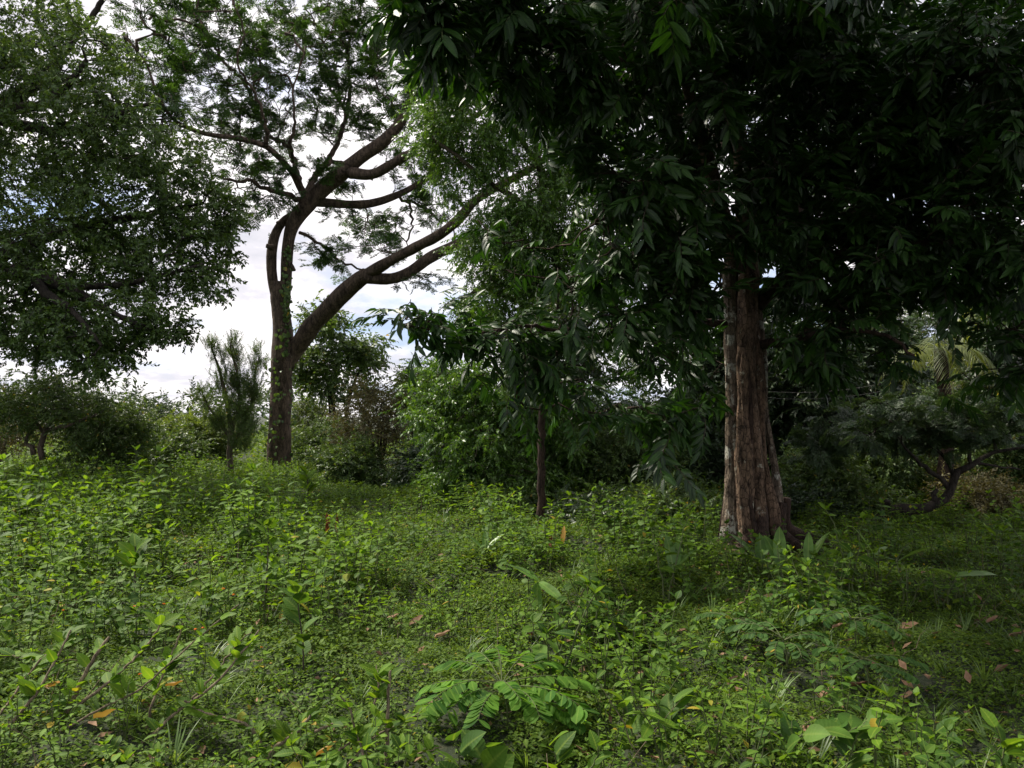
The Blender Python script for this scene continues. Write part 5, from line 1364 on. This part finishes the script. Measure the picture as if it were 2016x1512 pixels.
def foreground():
    g = np.random.default_rng(99)
    # woody shrub, lower left
    D = 3.9
    b = P(40, 1560, D); root = empty('woody_shrub', (b[0], b[1], float(H(b[0], b[1]))), 'sprawling woody shrub with slanting brown branches at lower left', 'shrub')
    sh = [([(50, 1560, D), (100, 1450, D), (135, 1395, D), (160, 1340, D), (190, 1290, D), (215, 1255, D + .05)], 6.5), ([(150, 1390, D), (200, 1355, D), (240, 1320, D + .1), (290, 1270, D + .2), (325, 1215, D + .3)], 3.6),
          ([(-20, 1470, D - .1), (60, 1380, D), (110, 1300, D + .1), (140, 1240, D + .2)], 4), ([(120, 1440, D - .1), (190, 1400, D - .1), (270, 1360, D), (340, 1300, D), (420, 1230, D + .1), (470, 1190, D + .2)], 2.6),
          ([(200, 1510, D - .2), (290, 1455, D - .1), (350, 1400, D), (420, 1350, D), (480, 1280, D + .1), (510, 1240, D + .2)], 4), ([(290, 1440, D), (300, 1385, D), (320, 1330, D + .1), (350, 1260, D + .2), (360, 1225, D + .2)], 3.2),
          ([(535, 1530, D), (505, 1450, D), (480, 1425, D), (430, 1412, D), (385, 1395, D), (365, 1378, D)], 5), ([(378, 1375, D), (420, 1330, D + .1), (470, 1265, D + .2), (495, 1245, D + .2)], 2.4),
          ([(-10, 1420, D), (40, 1350, D + .2), (90, 1290, D + .3), (150, 1250, D + .5)], 3), ([(0, 1290, D + .4), (80, 1298, D + .4)], 2.2), ([(180, 1465, D - .2), (230, 1478, D - .3), (245, 1512, D - .3)], 2.2),
          ([(0, 1520, D - .3), (80, 1475, D - .2), (160, 1470, D - .2), (210, 1480, D - .2)], 2.6)]
    for pts, r in sh:
        n = 24 if r > 3 else 17
        stem_leaves(root, pts, r * .95, [(t, g.uniform(.045, .10)) for t in g.uniform(.3, .97, n)], 'ovate', 'weed', 'wood', g)
    # pale stems at the bottom centre
    b = P(770, 1530, 3.7); root = empty('pruned_shrub', (b[0], b[1], float(H(b[0], b[1]))), 'straggling shrub with pale cut stems at the bottom between centre and left corner', 'shrub')
    D = 3.75
    for pts, r in [([(762, 1530, D), (762, 1450, D), (764, 1390, D), (768, 1330, D), (770, 1318, D)], 4.5), ([(500, 1530, D), (545, 1470, D), (585, 1440, D), (612, 1408, D)], 5), ([(620, 1440, D), (660, 1425, D), (700, 1428, D + .1)], 3),
                   ([(680, 1510, D), (740, 1450, D), (790, 1425, D), (830, 1400, D + .1)], 2.6), ([(720, 1500, D - .1), (700, 1440, D), (690, 1400, D), (670, 1370, D)], 3), ([(778, 1500, D - .1), (820, 1485, D), (870, 1470, D)], 2.6),
                   ([(735, 1400, D), (745, 1350, D), (740, 1310, D + .1)], 2.4), ([(690, 1460, D), (640, 1500, D - .1), (600, 1520, D - .1)], 2.4)]:
        stem_leaves(root, pts, r, [(t, g.uniform(.045, .09)) for t in g.uniform(.15, .97, 14)], 'ovate', 'weed', 'wood', g)
    # compound seedling at the centre: thing > frond > leaflet
    leafl_ = leaf_object_mesh('round', 'bean'); leafl2_ = leaf_object_mesh('round', 'bean2')
    def seedling(cx, cy, D, fr, label, base_py, parts=True, scale=1.0, group=None):
        c = P(cx, cy, D); zb = float(H(c[0], c[1]))
        root = empty('compound_leaf_seedling', (c[0], c[1], zb), label, 'seedling', group); g = np.random.default_rng(int(cx))
        foot = np.array([c[0] + .03, c[1], zb])
        top = c
        path = smooth_path(np.array([[*foot, .006], [*((foot + top) / 2 + [.012, 0, 0]), .005], [*top, .004]]), 10)
        v, f = tube(path[:, :3], path[:, 3], 6); link('stem', mesh_from('stem', v, f, MAT['stem']), root)
        for (az, el, ln, h0) in fr:
            az = R(az); ln *= scale * (.86 if parts else 1)
            st = foot + (top - foot) * h0
            d = np.array([math.cos(az), math.sin(az), 0])
            s = np.linspace(0, 1, 12)[:, None]
            mid = st + d * ln * s * (1 - .12 * s) + np.array([-d[1], d[0], 0]) * ln * g.normal(0, .12) * s * s + np.array([0, 0, 1]) * ln * (el * s - (.22 + .5 * el) * s * s)
            tv, tf = tube(mid, np.linspace(.003, .0015, 12), 4)
            fo = link('frond', mesh_from('frond', tv, tf, MAT['stem']), root)
            npair = 10 if parts else 8
            for j in range(npair):
                t = .34 + .64 * j / (npair - 1)
                q = np.array([np.interp(t, s[:, 0], mid[:, i]) for i in range(3)])
                tg = norm(np.array([np.interp(min(t + .08, 1), s[:, 0], mid[:, i]) - np.interp(t - .08, s[:, 0], mid[:, i]) for i in range(3)]))
                side = norm(np.cross(tg, [0, 0, 1]))
                for sg in (1, -1):
                    X = side * sg + tg * .40 + np.array([0, 0, -.30 + g.normal(0, .10)])
                    M = frames(X[None], np.array([[0, 0, 1.0]]), g, .25)[0]; S = ln * (.150 + .055 * t) * g.uniform(.75, 1.12)
                    if g.random() < .05: continue
                    T = q - np.array(root.location)
                    o = bpy.data.objects.new('leaflet', leafl_ if parts else leafl2_); COL.objects.link(o); o.parent = fo; o.matrix_parent_inverse = Matrix.Identity(4)
                    # the frond's mesh is stored in world space under a shifted parent
                    o.matrix_local = Matrix([[*(M[r] * S), (T + np.array(root.location))[r]] for r in range(3)] + [[0, 0, 0, 1]])
    seedling(988, 1345, 4.25, [(200, .35, .62, 1), (175, .25, .55, .95), (150, .55, .52, 1), (120, .7, .48, 1), (92, .75, .5, 1), (60, .7, .5, .98), (30, .5, .55, 1), (5, .3, .6, .98), (-22, .3, .62, .9), (-50, .35, .5, .9), (-88, .55, .42, 1), (-112, .35, .5, .85), (-140, .3, .5, .9), (-170, .2, .5, .8), (-15, .12, .55, .7)],
             'bright green seedling with rounded paired leaflets in the centre foreground', 1500)
    for k, (cx, cy, D, s, lb) in enumerate([(1440, 1215, 5.7, .55, 'compound-leaved seedling left of the shaded patch below the dark tree'), (1540, 1255, 5.2, .55, 'compound-leaved seedling with dark stem in the lower right group'),
                                            (1675, 1215, 5.4, .6, 'tallest compound-leaved seedling at lower right'), (1700, 1290, 4.8, .55, 'spreading compound-leaved seedling low at right'),
                                            (1590, 1165, 6.3, .5, 'small compound-leaved seedling nearest the dark tree foot'), (1300, 1040, 9.5, .6, 'compound-leaved seedling far off left of the dark trunk'), (1190, 1215, 5.8, .45, 'drooping compound-leaved seedling above the orange leaf')]):
        fr = [(a + g.uniform(-15, 15), g.uniform(.2, .7), g.uniform(.5, .7), g.uniform(.75, 1)) for a in range(0, 360, 45)]
        seedling(cx, cy, D, fr, lb, 0, False, s, 'compound-leaved seedlings on the right')
    # broad blade plants
    bm = {}
    def blade(root, c, az, tilt, L, W, mat):
        V, T, rb, ve = leaf_tpl(1, W / L, 8, .12, .22, .5, wave=.01)
        me = bm.setdefault((round(W / L, 2), mat), mesh_from('leaf', V, T, MAT[mat], dict(rib=rb, vein=ve)))
        X = np.array([[math.cos(az) * math.cos(tilt), math.sin(az) * math.cos(tilt), math.sin(tilt)]])
        M = frames(X, np.array([[-math.cos(az), -math.sin(az), .4]]), g, .15)[0] * L
        o = bpy.data.objects.new('leaf', me); COL.objects.link(o); o.parent = root
        T_ = c - np.array(root.location); o.matrix_local = Matrix([[*M[r], T_[r]] for r in range(3)] + [[0, 0, 0, 1]])
    for (px, py, D, lv, mat, lb) in [
        (1590, 1130, 7.6, [(20, 62, .30, .07), (60, 70, .26, .07), (200, 40, .2, .06)], 'canna', 'blade-leaved plant with tall bent bright leaves right of the dark tree foot'),
        (1720, 1110, 7.8, [(150, 68, .24, .08), (40, 25, .22, .07)], 'canna', 'single pointed blade leaf standing in the shade at right'),
        (1770, 1120, 7.4, [(15, 30, .24, .12), (170, 20, .18, .07)], 'canna', 'broad oval blade leaf leaning right in the shaded herbs'),
        (1500, 1125, 7.9, [(140, 50, .32, .10), (80, 70, .24, .09), (190, 30, .26, .09)], 'canna', 'pair of broad blades in front of the dark tree foot'),
        (1535, 1130, 7.7, [(70, 72, .30, .09), (110, 60, .26, .09)], 'canna', 'upright broad blades just right of the foot herbs'),
        (1325, 1140, 7.3, [(100, 75, .26, .08), (60, 62, .24, .08), (20, 50, .22, .07)], 'canna', 'upright clasping blades left of the dark tree in the mid field'),
        (1240, 1030, 10.5, [(90, 70, .22, .10), (10, 62, .2, .09), (170, 60, .2, .07)], 'canna', 'far blade plant with pale leaf on shaded ground left of the dark tree'),
        (1108, 1085, 8.6, [(80, 78, .22, .06), (200, 55, .2, .05)], 'yellowleaf', 'curled yellowing blades standing in the mid field'),
        (1880, 1150, 6.9, [(5, 12, .3, .09), (190, 30, .2, .08)], 'canna', 'low flat blade plant in the shade near the right edge'),
        (1060, 1160, 6.6, [(200, 40, .26, .07), (-60, -5, .26, .07), (-100, -35, .3, .08), (140, 30, .22, .06)], 'canna', 'drooping long-bladed plant right of the open patch'),
        (955, 1100, 8.2, [(90, 60, .2, .05), (170, 50, .2, .05), (20, 50, .2, .05)], 'canna', 'tuft of slim blades behind the open patch')]:
        c = P(px, py - 14, D); zb = float(H(c[0], c[1])); root = empty('blade_leaf_plant', (c[0], c[1], zb), lb, 'plant', 'blade-leaved plants in the mid field')
        v, f = tube(np.array([[c[0], c[1], zb], [c[0] + .01, c[1], (zb + c[2]) / 2], [*c]]), [.007, .006, .004], 6); link('stem', mesh_from('stem', v, f, MAT['stem']), root)
        for (az, ti, L, W) in lv: blade(root, c, R(az), R(ti), L * (1.35 if mat == 'canna' else .9), W * (1.35 if mat == 'canna' else .9), mat)
    # flowering weeds
    fl = [(322, 1190, 5.2), (125, 1202, 5.2), (385, 1240, 5.0), (400, 1237, 5.0), (275, 1328, 4.2), (650, 1016, 10), (685, 1100, 8), (728, 1100, 7.8), (1476, 1068, 8.4), (190, 1118, 7), (515, 1275, 4.8), (38, 1095, 7.5), (440, 1160, 6), (1514, 1145, 7), (460, 1172, 6.0), (265, 1195, 5.6)]
    g2 = np.random.default_rng(8)
    for k, (px, py, D) in enumerate(fl):
        c = P(px, py, D); zb = float(H(c[0], c[1])); hgt = max(.1, c[2] - zb)
        near = {0: 'upper of the orange flowers in the left thicket', 1: 'small orange flower near the left edge', 2: 'left flower of the close orange pair', 3: 'right flower of the close orange pair', 4: 'lowest orange flower, by the slanting bare branches', 5: 'far orange flower below the rain tree',
                6: 'orange flower left in the centre-left thicket pair', 7: 'orange flower right in the centre-left thicket pair', 8: 'orange flower at the dark tree foot', 9: 'orange flower high in the left thicket', 10: 'tiny orange flower right of the slanting branches', 11: 'orange flower near the left edge, farther back',
                12: 'orange flower left of two in the mid thicket', 13: 'orange flower low before the dark tree', 14: 'orange flower right of two in the mid thicket', 15: 'dim orange flower between two brighter ones'}[k]
        root = empty('flowering_weed', (c[0], c[1], zb), 'flowering weed bearing the ' + near, 'weed', 'weeds with orange flower heads')
        v, f = tube(np.array([[c[0], c[1], zb], [c[0] + .02, c[1], zb + hgt * .5], [*c]]), [.004, .003, .0015], 5); link('stem', mesh_from('stem', v, f, MAT['stem']), root)
        m = 14; th = g2.uniform(0, 6.28, m); ph = g2.uniform(.2, 1.2, m); d = np.stack([np.cos(th) * np.cos(ph), np.sin(th) * np.cos(ph), np.sin(ph)], -1)
        r = .0065 * D / 4.2 * (.8 if k in (1, 9, 10, 13) else 1.05)
        tv, tf, ta = stamp(leaf_tpl(1, .9, 2, .1, .1, .6), frames(np.cross(d, [0.3, 0.2, 1]), d, g2, .2), c + d * r, np.full(m, r), np.zeros(m))
        link('flower_head', mesh_from('flower_head', tv, tf, MAT['orange']), root)
        me = leaf_object_mesh('ovate', 'weed')
        for j in range(6):
            t = .35 + .6 * j / 6; a = g2.uniform(0, 6.28); q = np.array([0.01, 0, hgt * t])
            M = frames(np.array([[math.cos(a), math.sin(a), 0.0]]), np.array([[0, 0, 1.0]]), g2, .25)[0] * g2.uniform(.06, .09)
            o = bpy.data.objects.new('leaf', me); COL.objects.link(o); o.parent = root; o.matrix_local = Matrix([[*M[r_], q[r_]] for r_ in range(3)] + [[0, 0, 0, 1]])
    # heart-leaved vine, lower right, and broad leaves at the bottom
    D = 3.6
    for (nm, lb, sts) in [
        ('trailing_vine', 'arching vine with heart-shaped leaves at the bottom right', [([(1525, 1540, D - .1), (1548, 1480, D), (1578, 1448, D), (1620, 1438, D), (1665, 1442, D), (1710, 1420, D + .05)], 2.2, 'heart', .135, 12), ([(1660, 1530, D), (1676, 1480, D), (1690, 1440, D), (1705, 1415, D)], 1.8, 'heart', .12, 6)]),
        ('broad_leaf_plant', 'plant with the largest round leaves, at the bottom just left of centre', [([(900, 1560, D), (905, 1510, D), (900, 1470, D), (890, 1455, D)], 2.4, 'heart', .14, 4), ([(960, 1560, D), (950, 1500, D), (965, 1470, D)], 2.4, 'heart', .15, 4)]),
        ('broad_leaf_plant', 'toothed broad-leaved plant at the bottom just right of centre', [([(1090, 1560, D), (1095, 1500, D), (1080, 1465, D)], 2.4, 'ovate', .13, 8), ([(1130, 1560, D), (1170, 1500, D), (1180, 1465, D)], 2, 'ovate', .12, 7)]),
        ('broad_leaf_plant', 'bushy broad-leaved weed right of the compound seedling', [([(1330, 1500, 4), (1320, 1440, 4), (1325, 1380, 4)], 2.2, 'heart', .12, 9), ([(1250, 1500, 4), (1240, 1420, 4), (1225, 1375, 4)], 2.2, 'heart', .12, 8)]),
        ('broad_leaf_plant', 'broad-leaved weed with toothed leaves in the bottom right corner', [([(1860, 1540, D), (1850, 1480, D), (1840, 1440, D)], 2.2, 'ovate', .12, 8), ([(1960, 1540, D), (1975, 1480, D), (1960, 1430, D)], 2.2, 'ovate', .12, 8)]),
        ('tall_weed', 'tall dark-stemmed weed standing up in the left centre thicket', [([(524, 1170, 6.4), (526, 1120, 6.4), (528, 1070, 6.4), (528, 1035, 6.4)], 1.8, 'ovate', .14, 12)]),
        ('tall_weed', 'dark-stemmed weed left of the open patch', [([(598, 1320, 5), (596, 1260, 5), (588, 1200, 5), (580, 1150, 5)], 1.8, 'heart', .13, 12)]),
        ('tall_weed', 'weed with the big upright leaf in the left thicket', [([(266, 1150, 6.4), (266, 1110, 6.4), (266, 1075, 6.4)], 2, 'ovate', .17, 12)]),
        ('tall_weed', 'dark straight-stemmed seedling beside the orange leaf at centre', [([(1158, 1250, 5.8), (1156, 1200, 5.8), (1158, 1140, 5.8)], 1.6, 'lance', .13, 12)]),
        ('tall_weed', 'leafy shoot standing above the field edge near the rain tree foot', [([(606, 980, 13), (606, 950, 13), (600, 925, 13)], 1.6, 'ovate', .2, 16)])]:
        q = P(sts[0][0][0][0], sts[0][0][0][1], sts[0][0][0][2]); root = empty(nm, (q[0], q[1], float(H(q[0], q[1]))), lb, 'vine' if 'vine' in nm else 'plant' if 'broad' in nm else 'weed')
        for (pts, r, kd, L0, n) in sts:
            stem_leaves(root, pts, r, [(t, L0 * g.uniform(.7, 1.1)) for t in np.linspace(.18, .98, n)], kd, 'weed2' if kd == 'heart' else 'weed', 'darkstem' if nm == 'tall_weed' else 'stem', g, 'stem')
    # dead leaves, on the ground and caught in the growth
    V, T, rb, ve = leaf_tpl(1, .5, 7, .35, -.35, .45, serr=.05, wave=.03)
    dl = {k: mesh_from('dead_leaf', V, T, MAT[k]) for k in ('dry', 'yellowleaf', 'redbrown')}
    spots = [(773, 1221, .10, 'dry', 0, 'pale curled dead leaf at the back of the open patch'), (822, 1232, .12, 'dry', 0, 'pinkish dry leaf in the middle of the open patch'), (872, 1256, .12, 'dry', 0, 'crumpled pale leaf at the right of the open patch'), (705, 1222, .10, 'redbrown', 0, 'dark red leaf left in the open patch'),
             (1150, 1252, .07, 'yellowleaf', .10, 'bright orange cupped leaf on a short stalk'), (1120, 1268, .10, 'dry', 0, 'dry leaf beside the orange cupped leaf'), (1048, 1252, .09, 'redbrown', 0, 'reddish leaf right of the open patch'), (1238, 1315, .12, 'redbrown', 0, 'flat red-brown leaf before the shaded herbs'),
             (647, 1052, .26, 'redbrown', .15, 'upright red-brown dead leaf, left of the pair in the thicket'), (666, 1052, .24, 'redbrown', .15, 'upright red-brown dead leaf, right of the pair in the thicket'), (1086, 1078, .16, 'redbrown', .12, 'red leaf standing in the mid field by the curled blades'), (1302, 1095, .18, 'redbrown', .10, 'rusty upright leaf left of the clasping blades'),
             (208, 1415, .11, 'yellowleaf', .12, 'yellow dead leaf hanging on the slanting branches'), (105, 1355, .09, 'yellowleaf', .15, 'yellow leaf high on the left shrub'), (342, 1352, .09, 'yellowleaf', .12, 'yellow leaf in the fork of the bare stems'), (645, 1490, .11, 'yellowleaf', .08, 'twisted orange-yellow leaf at the bottom left of centre'),
             (545, 1476, .06, 'yellowleaf', .08, 'small orange leaf scrap near the bottom'), (1655, 1302, .09, 'dry', .12, 'orange-brown leaf caught in the right seedlings'), (1650, 1238, .08, 'dry', .15, 'rusty leaf hanging in the tall right seedling'), (1688, 1352, .12, 'dry', 0, 'pale dry leaf heap under the right seedlings'), (1790, 1378, .09, 'dry', 0, 'pinkish dead leaf in the right ground cover'),
             (1640, 1375, .13, 'dry', 0, 'brown dry leaf under the right seedlings'), (2005, 1255, .14, 'dry', 0, 'curled brown leaf at the right edge'), (1930, 1225, .10, 'dry', 0, 'dry leaf up slope at right'), (1785, 1240, .16, 'dry', 0, 'long dry leaf across the right ground cover'), (1955, 1228, .10, 'dry', 0, 'thin pale leaf near the right edge'),
             (1110, 1452, .08, 'redbrown', .03, 'red leaf low right of the centre seedling'), (1320, 1430, .10, 'dry', 0, 'brown leaf under the broad-leaved weed'), (1445, 1350, .08, 'dry', 0, 'small tan leaf in the shaded herbs'), (1415, 1120, .16, 'dry', 0, 'pale litter leaf left of the dark tree foot'), (1535, 1160, .2, 'dry', 0, 'large dry leaf before the dark tree foot'), (1520, 1180, .16, 'dry', 0, 'dry leaf below the dark tree foot')]
    for k, (px, py, L, mt, z, lb) in enumerate(spots):
        if z: q = ground_at(px, py, z); loc = q + [0, 0, z]
        else: q = ground_at(px, py, .05); loc = q + [0, 0, .05]
        o = bpy.data.objects.new('dead_leaf', dl[mt]); COL.objects.link(o); o.location = loc - np.array([L / 2, 0, 0]) * (0 if 'upright' in lb or 'standing' in lb else 1)
        upr = 'upright' in lb or 'standing' in lb
        o.rotation_euler = (g.uniform(-.4, .4), R(-75) if upr else g.uniform(-.3, .2), g.uniform(-.6, .6)); o.scale = (L, L, L)
        tag(o, lb, 'leaf', 'dead leaves')
    # loose litter nobody would count
    m = 2600; y = np.sqrt(g.uniform(2.8 ** 2, 14 ** 2, m)); x = g.uniform(-.68, .68, m) * y
    kp = g.random(m) < .35 + .65 * (x / y > .05); x, y = x[kp], y[kp]; n = len(x)
    a = g.uniform(0, 6.28, n); X = np.stack([np.cos(a), np.sin(a), g.normal(0, .2, n)], -1)
    lp = stamp(leaf_tpl(1, .45, 2, .3, -.2), frames(X, np.tile([0, 0, 1.0], (n, 1)), g, .4), np.stack([x, y, H(x, y) + g.uniform(.01, .06, n)], -1), g.uniform(.03, .10, n), g.uniform(0, .8, n))
    tw = []
    for _ in range(520):
        y0 = math.sqrt(g.uniform(2.8 ** 2, 12 ** 2)); x0 = g.uniform(-.66, .66) * y0
        if g.random() < .4 and x0 > 0: continue
        a_ = g.uniform(0, 6.28); l_ = g.uniform(.12, .5); e_ = g.uniform(.1, 1.2)
        s_ = np.linspace(0, 1, 5)[:, None]; b_ = np.array([x0, y0, float(H(x0, y0))])
        pp_ = b_ + np.array([math.cos(a_) * math.cos(e_), math.sin(a_) * math.cos(e_), math.sin(e_)]) * l_ * s_ + g.normal(0, .012, (5, 3))
        tw.append(tube(pp_, np.linspace(.0035, .0012, 5), 4))
    v_, fs_, _ = cat_parts([(a_, b_, None) for a_, b_ in tw])
    tag(link('dry_twigs', mesh_from('dry_twigs', v_, np.concatenate(fs_), MAT['wood'])), 'thin pale dead stalks and twigs standing among the weeds', kind='stuff')
    o = link('leaf_litter', mesh_from('leaf_litter', lp[0], lp[1], MAT['dry'])); tag(o, 'brown dry leaves scattered over the soil', kind='stuff')
foreground()
#%%END
